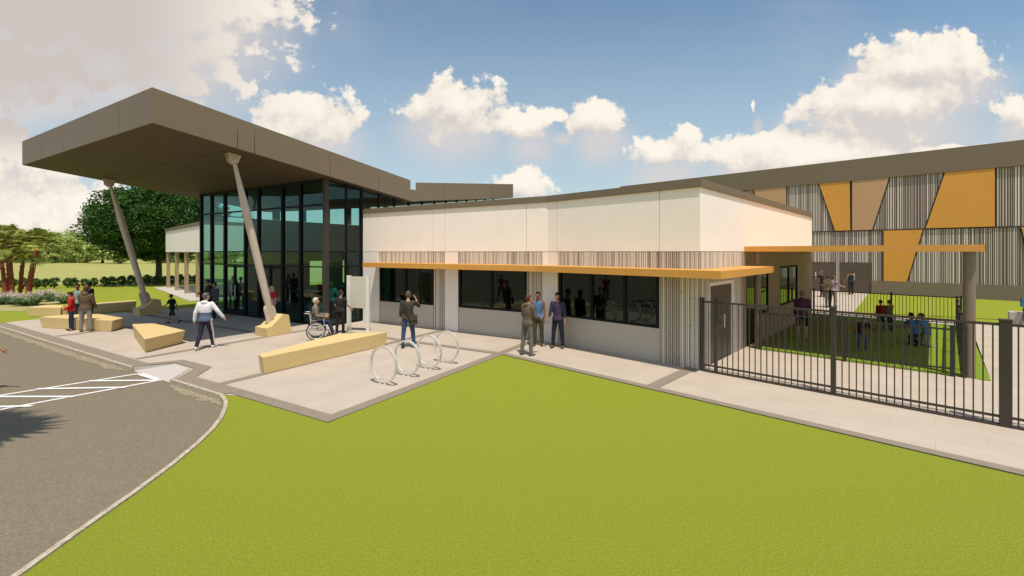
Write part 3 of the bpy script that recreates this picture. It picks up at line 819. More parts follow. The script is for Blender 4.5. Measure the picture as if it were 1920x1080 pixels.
# ------------------------------------------------------------------ benches
def bench(topuv, lab, z=.44, inset=.06):
    P = [G(u, v, z) for u, v in topuv]; c = sum(P, Vector()) / len(P)
    area = sum(P[i].x * P[(i + 1) % len(P)].y - P[(i + 1) % len(P)].x * P[i].y for i in range(len(P)))
    if area < 0: P.reverse()
    bot = []
    for p in P:
        d = (c - p); d.z = 0; l = d.length; q = p + d * min(.35, inset / max(l, .1) * 1.6); bot.append(Vector((q.x, q.y, .012)))
    m_ = MB(); m_.prism(bot, P); loc = Vector((c.x, c.y, 0))
    o = single('concrete_bench', m_, BENCH, loc, lab, 'bench', 'angular concrete benches on the plaza')
    bmm = bmesh.new(); bmm.from_mesh(o.data)
    bmesh.ops.bevel(bmm, geom=[e for e in bmm.edges], offset=.012, segments=2, affect='EDGES', profile=.6)
    bmm.to_mesh(o.data); bmm.free(); return o
bench([(484, 664), (492.5, 670), (726, 622.5), (635, 625.5)], 'long tapering sand coloured concrete bench left of the bike racks', inset=.03)
bench([(248, 607.5), (271, 636), (347.5, 619.5), (290, 606)], 'wedge shaped sand coloured bench in the middle of the plaza front', inset=.10)
bench([(72.5, 594.4), (211, 601), (234.5, 595.5), (185, 588.5), (119, 590)], 'sand coloured bench behind the group with the boy in red', inset=.08)
bench([(49, 576), (114, 577), (122, 572.5), (90, 571.5)], 'short bench block at the left by the white flowering grasses', inset=.03)
bench([(115.5, 577), (256, 565.5), (254, 562.5), (127, 572)], 'long straight rear bench pointing at the left strut footing', inset=.03)

# right edge concrete seat block
p0 = G(1893, 609)
def RB(x, y, z=0.0): return Vector((p0.x + x * E2[0] + y * P2[0], p0.y + x * E2[1] + y * P2[1], z))
m_ = MB(); m_.box(RB, 0, 2.4, 0, .6, .012, .53); single('concrete_block', m_, RAMP, RB(1.2, .3), 'grey square concrete seat block at the right edge', 'bench')

# ------------------------------------------------------------------ notice board
pr, plf = G(690, 622.5), Vector((-6.27, 16.86, 0))
dv = (plf - pr); Lb = dv.length; dv.normalize(); nv = Vector((-dv.y, dv.x, 0))
def NB(x, y, z=0.0): q = pr + dv * x + nv * y; return Vector((q.x, q.y, z))
nb = thing('notice_board', 'blank cream notice board on two posts by the glass corner', 'sign', NB(Lb / 2, 0))
m_ = MB(); m_.box(NB, .0 + .07, Lb - .07, -.03, .03, .90, 2.10); part('board', m_, SIGNM, nb)
for x in (0, Lb):
    m_ = MB(); m_.box(NB, x - .07, x + .065, -.05, .05, 0, 2.14); part('post', m_, SIGNP, nb)
    m_ = MB(); m_.box(NB, x - .11, x + .11, -.09, .09, 0.006, .02); part('base_plate', m_, STEEL, nb)

# ------------------------------------------------------------------ people
def remesh(mb, name, mats, voxel, smooth=2):
    me = bpy.data.meshes.new('tmp'); me.from_pydata(mb.v, [], mb.f)
    b_ = bmesh.new(); b_.from_mesh(me); bmesh.ops.recalc_face_normals(b_, faces=b_.faces[:]); b_.to_mesh(me); b_.free()
    o = bpy.data.objects.new('tmp', me); COL.objects.link(o)
    m = o.modifiers.new('r', 'REMESH'); m.mode = 'VOXEL'; m.voxel_size = voxel
    if smooth: s_ = o.modifiers.new('s', 'SMOOTH'); s_.factor = .5; s_.iterations = smooth
    dg = bpy.context.evaluated_depsgraph_get(); out = bpy.data.meshes.new_from_object(o.evaluated_get(dg))
    bpy.data.objects.remove(o); bpy.data.meshes.remove(me); out.name = name
    out.materials.clear()
    for m_ in mats: out.materials.append(m_)
    out.polygons.foreach_set('use_smooth', [True] * len(out.polygons)); return out

def cmat(col, rough=.85):
    key = 'cloth_%02d_%02d_%02d' % tuple(int(c * 99) for c in col)
    q = .70 if max(col) < .5 else .88
    return mat(key, tuple(c * q for c in col), rough, 0.16, 14, 0.35, 30, spec=.2)
def skinmat(tone):
    cols = {'fair': (0.47, 0.27, 0.17), 'tan': (0.34, 0.17, 0.09), 'brown': (0.22, 0.09, 0.042)}
    return mat('skin_' + tone, cols[tone], .55, 0.05, 10)
EYEW = mat('eye_white', (.7, .68, .62), .3); EYED = mat('eye_iris', (.03, .02, .015), .2); LIP = mat('lips', (.34, .12, .09), .5)

def rotx(v, a):   # forward lean: z towards +y
    c, s_ = math.cos(a), math.sin(a); return Vector((v.x, v.y * c + v.z * s_, -v.y * s_ + v.z * c))

def person(loc, face, h, label, top=(.5, .1, .1), bottom=(.05, .06, .1), hair=(.03, .02, .015), shoe=(.03, .025, .02), skin='tan',
           R_leg=(3, 4, 3), L_leg=(-3, 2, 3), R_arm=(4, 7, 12, 0), L_arm=(-2, 7, 12, 0), lean=2, sleeve='long', legs='long',
           hairstyle='short', hood=False, top2=None, stripe=None, female=False, turn=0, nod=0, drop=None, group=None, girth=1.0, z=0.006, cap=None, neckline=True):
    """pose angles in degrees; legs (flex, knee, spread), arms (flex, spread, elbow, inward)"""
    rd = math.radians; k = h / 1.8; ln = rd(lean)
    HIP = Vector((0, 0, 0)); fem = .92 if female else 1.0
    def up(v): return rotx(Vector(v), ln)
    sh = {s_: up((s_ * .178 * fem, 0, .50)) for s_ in (-1, 1)}
    def leg(s_, P):
        f, kn, ab = map(rd, P); hip = Vector((s_ * .09, 0, -.01))
        d = Vector((s_ * math.sin(ab), math.sin(f), -math.cos(f))).normalized(); knee = hip + d * .43
        f2 = f - kn; d2 = Vector((s_ * math.sin(ab) * .6, math.sin(f2), -math.cos(f2))).normalized(); ank = knee + d2 * .41
        return hip, knee, ank, f2
    def arm(s_, P):
        f, ab, el, inn = map(rd, P)
        d = Vector((s_ * math.sin(ab), math.sin(f) * math.cos(ab), -math.cos(f) * math.cos(ab)))
        e = sh[s_] + d * .285; f2 = f + el
        d2 = Vector((s_ * math.sin(ab) * .6 - s_ * math.sin(inn), math.sin(f2), -math.cos(f2))).normalized()
        w = e + d2 * .25; return sh[s_], e, w, d2
    LG = {1: leg(1, R_leg), -1: leg(-1, L_leg)}; AR_ = {1: arm(1, R_arm), -1: arm(-1, L_arm)}
    if drop is None: zr_ = -min(LG[1][2].z, LG[-1][2].z) + .085
    else: zr_ = drop
    ez = Vector((0, 0, zr_))
    neck0, neck1 = up((0, -.005, .545)), up((0, .015, .63)); hc = up((0, .03, .735)) 
    def tors(m_, g, lo=-.06, hi=.56, flare=0.0):
        T = [(-.10, .135, .095), (-.04, .165, .115), (.03, .160, .112), (.12, .140 if not female else .122, .098), (.20, .142 if not female else .120, .098),
             (.31, .160 if not female else .145, .108 if not female else .115), (.42, .172 * fem, .108), (.49, .160 * fem, .090), (.535, .100, .065), (.57, .058, .055)]
        rs = []
        for z_, rx, ry in T:
            if z_ < lo or z_ > hi: continue
            q = up((0, -.008 if z_ > .3 else 0, z_)); rs.append((q, Vector((rx * girth + g + (flare if z_ < 0.05 else 0), 0, 0)), up((0, ry * girth + g + (flare if z_ < .05 else 0), 0)) ))
        m_.loft(rs)
    def limb(m_, pts, rr, seg=12):
        m_.tube(pts, rr, seg)
        for p, r_ in zip(pts, rr): m_.ell(p, (r_ * .99,) * 3, 10, 6)
    def T_(m_):
        m_.v = [tuple((Vector(v) + ez) * k) for v in m_.v]; return m_
    # body
    b = MB(); tors(b, -.012)
    limb(b, [up((0, -.005, .50)), neck0, neck1], [.07, .056, .050])
    def hd(p): 
        q = Vector(p); c, s_ = math.cos(rd(turn)), math.sin(rd(turn)); q = rotx(q, rd(nod))
        return hc + Vector((q.x * c - q.y * s_, q.x * s_ + q.y * c, q.z))
    b.ell(hd((0, -.012, .022)), (.074, .092, .092)); b.ell(hd((0, .022, -.045)), (.056, .068, .070)); b.ell(hd((0, .062, -.090)), (.026, .024, .022))
    b.tube([hd((0, .092, .008)), hd((0, .112, -.036))], [.010, .017], 8); b.ell(hd((0, .106, -.036)), (.018, .014, .012))
    for s_ in (-1, 1): b.ell(hd((s_ * .074, -.005, -.012)), (.012, .020, .032))
    for s_ in (-1, 1):
        hp, kn, an, f2 = LG[s_]
        limb(b, [hp, hp.lerp(kn, .5), kn, kn.lerp(an, .3), kn.lerp(an, .75), an], [.082, .070, .054, .056, .038, .036])
        fd = Vector((s_ * .12, math.cos(max(min(f2, .5), -.9)), math.sin(max(min(f2, .3), -.9)))).normalized()
        b.ell(an + fd * .05 + Vector((0, 0, -.045)), (.038, .115, .034), rot=fd.to_track_quat('Y', 'Z').to_matrix())
        s0, el, wr, d2 = AR_[s_]
        limb(b, [s0, s0.lerp(el, .45), el, el.lerp(wr, .3), wr], [.056, .046, .038, .038, .025])
        # palm
        side = Vector((s_, 0, 0)); side = (side - d2 * side.dot(d2)).normalized(); fw = d2.cross(side).normalized()
        if fw.y < 0: fw = -fw
        b.ell(wr + d2 * .050, (.022, .040, .050), rot=Matrix((side, fw, d2)).transposed())
    T_(b); me = remesh(b, 'person', [skinmat(skin), EYEW, EYED, LIP], .013 * k, 1)
    # fingers, eyes and mouth joined into the same mesh
    x = MB(); x.v = [tuple(v.co) for v in me.vertices]; x.f = [tuple(p.vertices) for p in me.polygons]; x.m = [0] * len(x.f)
    y = MB()
    for s_ in (-1, 1):
        s0, el, wr, d2 = AR_[s_]
        side = Vector((s_, 0, 0)); side = (side - d2 * side.dot(d2)).normalized(); fw = d2.cross(side).normalized()
        if fw.y < 0: fw = -fw
        for i, (off, ln_) in enumerate(((.030, .072), (.011, .080), (-.010, .074), (-.029, .058))):
            p = wr + d2 * .082 + fw * off; q = p + (d2 * .95 - side * .15).normalized() * ln_ * .5; r_ = q + (d2 * .75 - side * .6).normalized() * ln_ * .5
            y.tube([p - d2 * .02, p, q, r_], [.009, .0092, .0085, .0065], 6)
        p = wr + d2 * .035 + fw * .030; q = p + (fw * .7 + d2 * .7).normalized() * .035; r_ = q + (d2 + fw * .25 - side * .3).normalized() * .030
        y.tube([p, q, r_], [.012, .0105, .008], 6)
    for s_ in (-1, 1):
        y.ell(hd((s_ * .030, .074, .010)), (.012, .008, .008), 8, 6, 1); y.ell(hd((s_ * .030, .0815, .010)), (.0055, .003, .0055), 8, 5, 2)
    y.ell(hd((0, .088, -.062)), (.021, .006, .006), 8, 5, 3)
    T_(y); o_ = len(x.v); x.v += y.v; x.f += [tuple(i + o_ for i in f) for f in y.f]; x.m += y.m
    me2 = x.mesh('person', [skinmat(skin), EYEW, EYED, LIP], None, True); bpy.data.meshes.remove(me)
    ob = link('person', me2, None, Vector((loc.x, loc.y, z if drop is None or True else z)))
    fx, fy = face; ob.rotation_euler = (0, 0, math.atan2(-fx, fy)); tag(ob, label, 'person', group)
    vox = .017 * k
    # trousers / skirt
    if legs != 'skirt':
        m_ = MB(); tors(m_, .008, -.11, .10)
        stop = {'long': 1.0, 'shorts': .12}[legs]
        for s_ in (-1, 1):
            hp, kn, an, f2 = LG[s_]
            if legs == 'long': limb(m_, [hp, hp.lerp(kn, .5), kn, kn.lerp(an, .4), kn.lerp(an, .93)], [.095, .084, .069, .066, .056])
            else: limb(m_, [hp, hp.lerp(kn, .5), hp.lerp(kn, .92)], [.096, .088, .078])
        T_(m_); bm_me = remesh(m_, 'trousers', [cmat(bottom)] + ([cmat(stripe)] if stripe else []), vox)
        if stripe:
            for p in bm_me.polygons:
                if abs(p.normal.x) > .80 and abs(p.center.x) > .10 * k: p.material_index = 1
        link('trousers' if legs == 'long' else 'shorts', bm_me, ob)
    else:
        m_ = MB(); rs = []
        for z_, r_ in ((.10, .135), (0, .18), (-.12, .20), (-.30, .205), (-.42, .195)):
            rs.append((Vector((0, 0, z_)), Vector((r_, 0, 0)), Vector((0, r_ * .78, 0))))
        m_.loft(rs); T_(m_); link('skirt', remesh(m_, 'skirt', [cmat(bottom)], vox), ob)
    # top
    m_ = MB(); tors(m_, .014 if not hood else .020, -.07 if not stripe else -.05, .54, .012)
    frac = {'long': .97, 'three': .55, 'short': -.35, 'none': None}[sleeve]; e_ = .010 if not hood else .014
    if frac is not None:
        for s_ in (-1, 1):
            s0, el, wr, d2 = AR_[s_]
            if frac > 0: limb(m_, [s0, s0.lerp(el, .45), el, el.lerp(wr, frac)], [.064 + e_, .056 + e_, .048 + e_, .036 + e_ * (1.1 if frac > .8 else 1)])
            else: limb(m_, [s0, s0.lerp(el, .55)], [.066 + e_, .060 + e_])
    if hood:
        m_.ell(up((0, -.085, .555)), (.105, .060, .062)); m_.ell(up((0, -.02, .565)), (.088, .085, .040))
    T_(m_); tme = remesh(m_, 'top', [cmat(top)] + ([cmat(top2)] if top2 else []), vox)
    if top2:
        for p in tme.polygons:
            zz = p.center.z / k - zr_
            if zz < .24 and abs(p.center.x) < .19 * k: p.material_index = 1
    link('hoodie' if hood else ('shirt' if sleeve != 'none' else 'sleeveless_top'), tme, ob)
    # shoes
    for s_ in (-1, 1):
        hp, kn, an, f2 = LG[s_]
        fd = Vector((s_ * .12, math.cos(max(min(f2, .5), -.9)), math.sin(max(min(f2, .3), -.9)))).normalized(); upv = Vector((0, 0, 1)); rt = fd.to_track_quat('Y', 'Z').to_matrix()
        m_ = MB(); m_.ell(an + fd * .075 + Vector((0, 0, -.05)), (.046, .105, .036), rot=rt); m_.ell(an + fd * -.02 + Vector((0, 0, -.035)), (.045, .062, .048), rot=rt)
        m_.ell(an + fd * .05 + Vector((0, 0, -.072)), (.047, .135, .013), rot=rt)
        T_(m_); link('shoe', remesh(m_, 'shoe', [cmat(shoe, .5)], vox, 1), ob)
    # hair
    m_ = MB()
    if hairstyle != 'bald':
        m_.ell(hd((0, -.026, .036)), (.083, .094, .092)); m_.ell(hd((0, -.045, -.005)), (.079, .072, .080))
        m_.ell(hd((0, .045, .088)), (.058, .044, .022))
        if hairstyle == 'long':
            m_.loft([(hd((0, -.055, .03)), Vector((.085, 0, 0)), Vector((0, .055, 0))), (hd((0, -.07, -.08)), Vector((.094, 0, 0)), Vector((0, .05, 0))),
                     (hd((0, -.085, -.20)), Vector((.085, 0, 0)), Vector((0, .036, 0))), (hd((0, -.08, -.27)), Vector((.05, 0, 0)), Vector((0, .02, 0)))])
            for s_ in (-1, 1): m_.tube([hd((s_ * .072, .02, .05)), hd((s_ * .084, .03, -.06)), hd((s_ * .08, .05, -.19))], [.02, .026, .016], 8)
        if hairstyle == 'bun': m_.ell(hd((0, -.115, .03)), (.042, .04, .042))
        T_(m_); link('hair', remesh(m_, 'hair', [cmat(hair, .7)], .013 * k, 1), ob)
    if cap:
        m_ = MB(); m_.ell(hd((0, -.018, .062)), (.090, .104, .074)); m_.ell(hd((0, .085, .045)), (.062, .060, .010))
        T_(m_); link('cap', remesh(m_, 'cap', [cmat(cap)], .013 * k, 1), ob)
    return ob, LG, AR_, zr_, k

P = person
# --- plaza
GRP_ = 'people outside the entrance'
P(G(134, 619.5), (-.75, -.65), 1.50, 'boy in red hooded top and dark jeans looking down by the bench', (.62, .03, .02), (.03, .045, .08), (.05, .02, .012), (.06, .035, .02), 'fair',
  hood=True, R_arm=(2, 6, 50, 30), L_arm=(2, 6, 50, 30), nod=22, R_leg=(5, 5, 4), L_leg=(-2, 3, 4))
P(G(160.5, 622.5), (-.35, .95), 1.74, 'man from behind in brown hooded top and loose grey trousers beside the boy', (.17, .115, .065), (.34, .31, .26), (.12, .05, .025), (.2, .18, .15), 'fair',
  hood=True, L_arm=(30, 12, 50, 5), R_arm=(8, 8, 25, 0), R_leg=(0, 2, 6), L_leg=(4, 4, 6), girth=1.06)
P(G(147, 606), (.1, -1), 1.70, 'woman in pale teal sleeveless top behind the boy in red', (.30, .46, .38), (.06, .07, .11), (.03, .02, .015), (.03, .03, .03), 'brown',
  sleeve='none', female=True, turn=10, R_arm=(10, 8, 40, 20))
P(G(169, 608), (-.9, -.3), 1.78, 'man in navy jacket and dark trousers behind the brown hooded man', (.016, .03, .06), (.02, .028, .05), (.012, .012, .015), (.02, .02, .02), 'tan', R_arm=(10, 5, 40, 10))
P(G(323, 607), (-1, -.12), 1.30, 'boy in black shirt and shorts walking left in the canopy shade', (.02, .02, .025), (.045, .042, .03), (.03, .02, .015), (.02, .02, .03), 'tan',
  sleeve='short', legs='shorts', R_leg=(24, 8, 1), L_leg=(-22, 28, 1), R_arm=(-25, 6, 15, 0), L_arm=(28, 8, 42, 0), lean=4)
P(G(385, 654.5), (-.12, 1), 1.80, 'grey haired man in white and blue hooded top and striped track trousers', (.80, .78, .80), (.04, .032, .055), (.16, .15, .145), (.7, .68, .66), 'fair',
  hood=True, top2=(.13, .18, .26), stripe=(.80, .78, .76), R_arm=(8, 34, 20, -8), L_arm=(-10, 18, 16, 0), R_leg=(17, 6, 3), L_leg=(-13, 14, 2), girth=1.05, turn=-25)
P(G(391, 590), (-.7, -.7), 1.72, 'man in dark brown shirt standing at the left end of the glass front', (.08, .05, .045), (.03, .03, .04), (.02, .015, .012), (.02, .02, .02), 'tan', R_arm=(15, 6, 60, 15))
P(G(404, 597), (-.45, -.9), 1.66, 'man in slate grey shirt standing by the glass near the track suit man', (.09, .10, .115), (.02, .02, .03), (.02, .015, .012), (.02, .02, .02), 'tan', L_leg=(12, 6, 4), R_arm=(10, 8, 30, 10))
P(G(511, 607), (-.25, -1), 1.62, 'blond woman in red shirt and pink hem standing behind the leaning strut', (.50, .02, .03), (.03, .03, .04), (.62, .45, .30), (.03, .03, .03), 'fair',
  sleeve='short', hairstyle='long', female=True, R_arm=(-6, 12, 10, 0), L_arm=(4, 10, 14, 0), top2=(.62, .36, .36))
P(G(638, 625), (.12, 1), 1.62, 'woman from behind in black shirt, black trousers and dark cap', (.035, .033, .03), (.022, .018, .018), (.05, .035, .025), (.02, .02, .02), 'tan',
  sleeve='short', female=True, R_arm=(12, 20, 30, -12), L_arm=(-5, 12, 45, 15), cap=(.05, .045, .04), turn=-20)
P(G(621, 603.5), (.1, 1), 1.74, 'blond woman in teal blazer and black skirt inside the glass corner', (.22, .42, .42), (.02, .025, .025), (.50, .42, .12), (.02, .02, .02), 'tan',
  legs='skirt', hairstyle='bun', female=True, R_arm=(18, 22, 30, 0), z=.032)
pb = P(G(765, 652.5), (-.12, 1), 1.81, 'man from behind in grey shirt and blue jeans holding a phone to his ear', (.075, .066, .05), (.055, .10, .18), (.14, .11, .07), (.03, .04, .05), 'fair',
  sleeve='three', R_arm=(55, 30, 115, 50), L_arm=(-2, 9, 12, 0), R_leg=(2, 2, 8), L_leg=(-2, 2, 6), nod=14)
P(G(989, 666.5), (.72, .69), 1.80, 'man in brown hooded top and grey cargo trousers with his back half turned', (.19, .135, .09), (.21, .20, .175), (.17, .06, .025), (.13, .11, .09), 'fair',
  hood=True, R_arm=(12, 8, 60, 8), L_arm=(8, 10, 40, 15), R_leg=(3, 5, 4), L_leg=(-5, 2, 5))
P(G(1009, 649), (-.25, -1), 1.78, 'woman in light blue camisole and olive trousers facing the camera', (.10, .24, .42), (.10, .085, .05), (.06, .02, .01), (.05, .03, .02), 'brown',
  sleeve='none', female=True, R_arm=(6, 8, 20, 10), L_arm=(-2, 9, 14, 0), hairstyle='short')
P(G(1046, 653), (-.45, -.9), 1.78, 'man in dark violet jumper and navy jeans facing the other two', (.075, .055, .11), (.025, .032, .055), (.012, .012, .016), (.07, .05, .035), 'tan',
  sleeve='three', R_arm=(4, 12, 16, 0), L_arm=(0, 12, 14, 0), R_leg=(3, 3, 6), L_leg=(-3, 2, 5), nod=12)
# --- left edge walker
P(G(-52, 741, -.10), (.95, .25), 1.75, 'walking person cut off by the left edge on the crossing', (.45, .08, .06), (.03, .04, .08), (.03, .02, .015), (.03, .05, .09), 'tan',
  R_leg=(26, 4, 2), L_leg=(-26, 22, 2), R_arm=(-20, 6, 15, 0), L_arm=(34, 5, 15, 0), sleeve='short', z=-.098, lean=4)
# --- yard and behind
P(G(1504, 636), (.6, .8), 1.70, 'person in violet hooded top and black shorts at the yard wall', (.13, .05, .13), (.02, .02, .025), (.38, .20, .10), (.4, .2, .15), 'fair', hood=True, legs='shorts', R_arm=(20, 10, 70, 20))
kid = dict(group=None)
P(G(1612, 658), (-.3, -.9), 1.22, 'child in dark plum top and blue jeans bending forward on the yard grass', (.045, .02, .025), (.05, .09, .22), (.05, .03, .02), (.3, .3, .35), 'tan', lean=38, R_arm=(60, 8, 20, 0), L_arm=(60, 8, 20, 0), R_leg=(30, 40, 6), L_leg=(25, 40, 6))
P(G(1652, 622), (.1, 1), 1.22, 'child in dark red top from behind, left one of the far pair in the yard', (.20, .015, .012), (.03, .03, .035), (.012, .012, .015), (.03, .03, .03), 'tan', R_leg=(3, 3, 6), L_leg=(0, 2, 6), girth=1.15)
P(G(1669, 621), (-.2, 1), 1.20, 'child in olive top, right one of the far pair in the yard', (.17, .14, .035), (.05, .05, .055), (.10, .05, .025), (.03, .03, .05), 'fair', R_arm=(20, 10, 40, 10))
def kneel(p, f, lab, top, bot, hair, sk):
    return P(p, f, 1.42, lab, top, bot, hair, (.25, .25, .3), sk, R_leg=(62, 118, 10), L_leg=(10, 92, 8), drop=.50, R_arm=(40, 8, 30, 10), L_arm=(40, 8, 30, 10), lean=12, sleeve='short')
kneel(G(1716, 648), (-.1, 1), 'child in bright blue shirt with black hair kneeling on the yard grass', (.03, .16, .34), (.03, .03, .04), (.012, .012, .015), 'tan')
kneel(G(1737, 649), (-.5, .8), 'child in pale blue shirt and khaki trousers kneeling at the grass edge', (.10, .22, .42), (.38, .33, .22), (.14, .05, .03), 'fair')
P(G(1541.5, 557), (-.9, .3), 1.78, 'person in dark shirt reaching out in front of the gymnasium door', (.06, .04, .03), (.05, .05, .06), (.30, .12, .04), (.03, .03, .03), 'tan', R_arm=(70, 10, 15, 0))
P(G(1552, 577), (-.1, 1), 1.78, 'person in grey brown hooded top behind the far yard fence', (.17, .13, .09), (.26, .22, .16), (.08, .05, .03), (.05, .04, .04), 'fair', hood=True, girth=1.05)
P(G(1561.5, 575), (.9, .2), 1.72, 'person in pale lilac shirt at the far yard fence with one arm out', (.42, .30, .42), (.24, .20, .15), (.15, .08, .04), (.05, .04, .04), 'fair', sleeve='short', female=True, R_arm=(45, 12, 30, 0))
P(G(1595.5, 552.5), (.05, 1), 1.74, 'bare shouldered person in dark tank top at the right gymnasium door', (.03, .035, .06), (.025, .025, .03), (.10, .04, .02), (.1, .06, .04), 'tan', sleeve='none', R_arm=(10, 14, 30, 0), L_arm=(10, 14, 30, 0))
pc = RB(.55, .25)
P(pc, (-.7, -.7), 1.70, 'person in blue jacket with red trim sitting on the grey block', (.03, .16, .26), (.03, .03, .05), (.35, .04, .03), (.05, .05, .05), 'fair',
  R_leg=(85, 85, 4), L_leg=(88, 85, 4), drop=.53 / (1.7 / 1.8) + .09, R_arm=(25, 8, 60, 15), L_arm=(25, 8, 60, 15), lean=10, hood=True)
# --- inside the building
for (u, v, f, top_, bot_, hr, lab) in (
    (437, 580, (.4, -.9), (.62, .64, .62), (.06, .06, .07), (.05, .04, .03), 'person in white shirt inside the hall behind the double doors'),
    (452, 584, (-.6, .8), (.07, .08, .08), (.03, .03, .04), (.05, .03, .02), 'person in dark suit inside the hall facing the white shirted one'),
    (549, 566, (-1, -.2), (.28, .10, .05), (.05, .05, .05), (.04, .03, .02), 'person in rust coloured top deep inside the hall')):
    P(G(u, v), f, 1.75, lab, top_, bot_, hr, z=.032)
P(B(-4.4, 3.6), (-.2, -1), 1.75, 'dim figure standing inside behind the widest ribbon window', (.05, .05, .07), (.03, .03, .04), z=.052)
P(A(-.75, 10.2), (0, -1), 1.72, 'dim figure standing inside behind the leftmost ribbon window', (.03, .03, .035), (.03, .03, .03), z=.052)
P(A(-.3, 8.9), (-.8, -.5), 1.6, 'dim seated figure inside at the bottom of the leftmost ribbon window', (.025, .035, .06), (.03, .03, .04), z=.052, R_leg=(85, 85, 4), L_leg=(85, 85, 4), drop=.58)
P(A(-4.55, 9.4), (-.3, -1), 1.62, 'dim seated figure with raised arm behind the middle ribbon window', (.10, .09, .09), (.03, .03, .04), z=.052, R_leg=(85, 85, 4), L_leg=(85, 85, 4), drop=.60, R_arm=(70, 10, 90, 10))
P(A(-6.35, 8.9), (.3, -1), 1.55, 'dim seated figure in pinkish top behind the middle ribbon window', (.24, .13, .11), (.03, .03, .04), z=.052, R_leg=(85, 85, 4), L_leg=(85, 85, 4), drop=.56)

# shoulder bag of the phone man
k_ = pb[4]; zb = pb[3]; po = pb[0]
rzm = Matrix.Rotation(po.rotation_euler[2], 3, 'Z')
def bp(x, y, z): return Vector(po.location) + rzm @ (Vector((x, y, z + zb)) * k_)
bg = thing('messenger_bag', 'brown messenger bag slung across the back of the man on the phone', 'bag', bp(.20, -.10, -.10))
m_ = MB()
m_.prism([bp(.10, -.20, -.20), bp(.31, -.14, -.16), bp(.31, -.04, -.16), bp(.12, -.12, -.20)], [bp(.08, -.19, .06), bp(.28, -.14, .10), bp(.28, -.04, .10), bp(.10, -.12, .06)]); part('bag_body', m_, cmat((.07, .055, .035)), bg)
m_ = MB(); m_.prism([bp(.09, -.215, -.06), bp(.31, -.155, -.02), bp(.31, -.143, -.02), bp(.09, -.203, -.06)], [bp(.07, -.21, .085), bp(.29, -.15, .125), bp(.28, -.04, .115), bp(.09, -.12, .075)]); part('bag_flap', m_, cmat((.085, .066, .042)), bg)
m_ = MB(); m_.tube([bp(.10, -.17, .04), bp(0, -.165, .22), bp(-.08, -.155, .40), bp(-.115, -.07, .535), bp(-.11, .03, .54), bp(-.06, .13, .42), bp(.08, .16, .22), bp(.20, .13, .06), bp(.29, 0, .08)], .016, 6); part('strap', m_, cmat((.055, .045, .03)), bg)

# ------------------------------------------------------------------ wheelchair and its user
wc_p = G(596, 635.5); wf = (.93, .36)
wh = thing('wheelchair', 'black wheelchair with silver frame beside the long bench', 'wheelchair', (wc_p.x, wc_p.y, .006), math.atan2(-wf[0], wf[1]))
for s_ in (-1, 1):
    q = MB(); X = s_ * .28
    n = 36; ring = lambda r, x: [Vector((x, -.05 + r * math.cos(2 * math.pi * i / n), .31 + r * math.sin(2 * math.pi * i / n))) for i in range(n)]
    m_ = MB(); m_.tube(ring(.295, X), .016, 8, closed=True); wo = lpart('wheel', m_, RUBBER, wh, True)
    m_ = MB(); m_.tube(ring(.272, X), .010, 6, closed=True); m_.tube(ring(.25, X + s_ * .035), .009, 6, closed=True)
    for i in range(12):
        t = 2 * math.pi * i / 12; m_.tube([Vector((X + s_ * .01, -.05, .31)), Vector((X, -.05 + .27 * math.cos(t), .31 + .27 * math.sin(t)))], .003, 4)
    m_.tube([Vector((X - .03, -.05, .31)), Vector((X + .03, -.05, .31))], .025, 10); lpart('rim', m_, STEEL, wo, True)
    m_ = MB(); m_.tube([Vector((s_ * .22, .36 + .075 * math.cos(2 * math.pi * i / 16), .09 + .075 * math.sin(2 * math.pi * i / 16))) for i in range(16)], .014, 6, closed=True)
    m_.tube([Vector((s_ * .22 - .015, .36, .09)), Vector((s_ * .22 + .015, .36, .09))], .05, 10); lpart('caster', m_, RUBBER, wh)
m_ = MB()
for s_ in (-1, 1):
    x = s_ * .24
    m_.tube([Vector((x, -.42, .93)), Vector((x, -.28, .93)), Vector((x, -.24, .88)), Vector((x, -.20, .48)), Vector((x, -.20, .30))], .013, 6)
    m_.tube([Vector((x, -.20, .48)), Vector((x, .30, .50)), Vector((x, .36, .42)), Vector((x, .44, .16))], .013, 6)
    m_.tube([Vector((x, -.20, .68)), Vector((x, .16, .70)), Vector((x, .20, .66)), Vector((x, .22, .50))], .012, 6)
    m_.tube([Vector((x, -.20, .24)), Vector((x, .30, .24)), Vector((x, .30, .50))], .012, 6); m_.tube([Vector((s_ * .22, .36, .14)), Vector((x, .30, .26))], .012, 6)
m_.tube([Vector((-.24, .0, .24)), Vector((.24, .0, .48))], .010, 6); m_.tube([Vector((.24, .0, .24)), Vector((-.24, .0, .48))], .010, 6)
m_.tube([Vector((-.28, -.05, .31)), Vector((.28, -.05, .31))], .012, 6)
lpart('frame', m_, STEEL, wh, True)
m_ = MB(); m_.box(Wf, -.23, .23, -.20, .24, .47, .52); lpart('seat', m_, cmat((.02, .022, .03)), wh)
m_ = MB(); m_.hexa([(-.23, -.235, .50), (.23, -.235, .50), (.23, -.205, .50), (-.23, -.205, .50), (-.23, -.275, .90), (.23, -.275, .90), (.23, -.245, .90), (-.23, -.245, .90)]); lpart('backrest', m_, cmat((.02, .022, .03)), wh)
for s_ in (-1, 1):
    m_ = MB(); m_.box(Wf, s_ * .24 - .03, s_ * .24 + .03, -.16, .17, .70, .73); lpart('armrest', m_, cmat((.03, .03, .03)), wh)
    m_ = MB(); m_.box(Wf, s_ * .12 - .09, s_ * .12 + .09, .40, .56, .12, .14); lpart('footrest', m_, cmat((.03, .03, .03)), wh)
wfv = Vector((wf[0], wf[1], 0)).normalized()
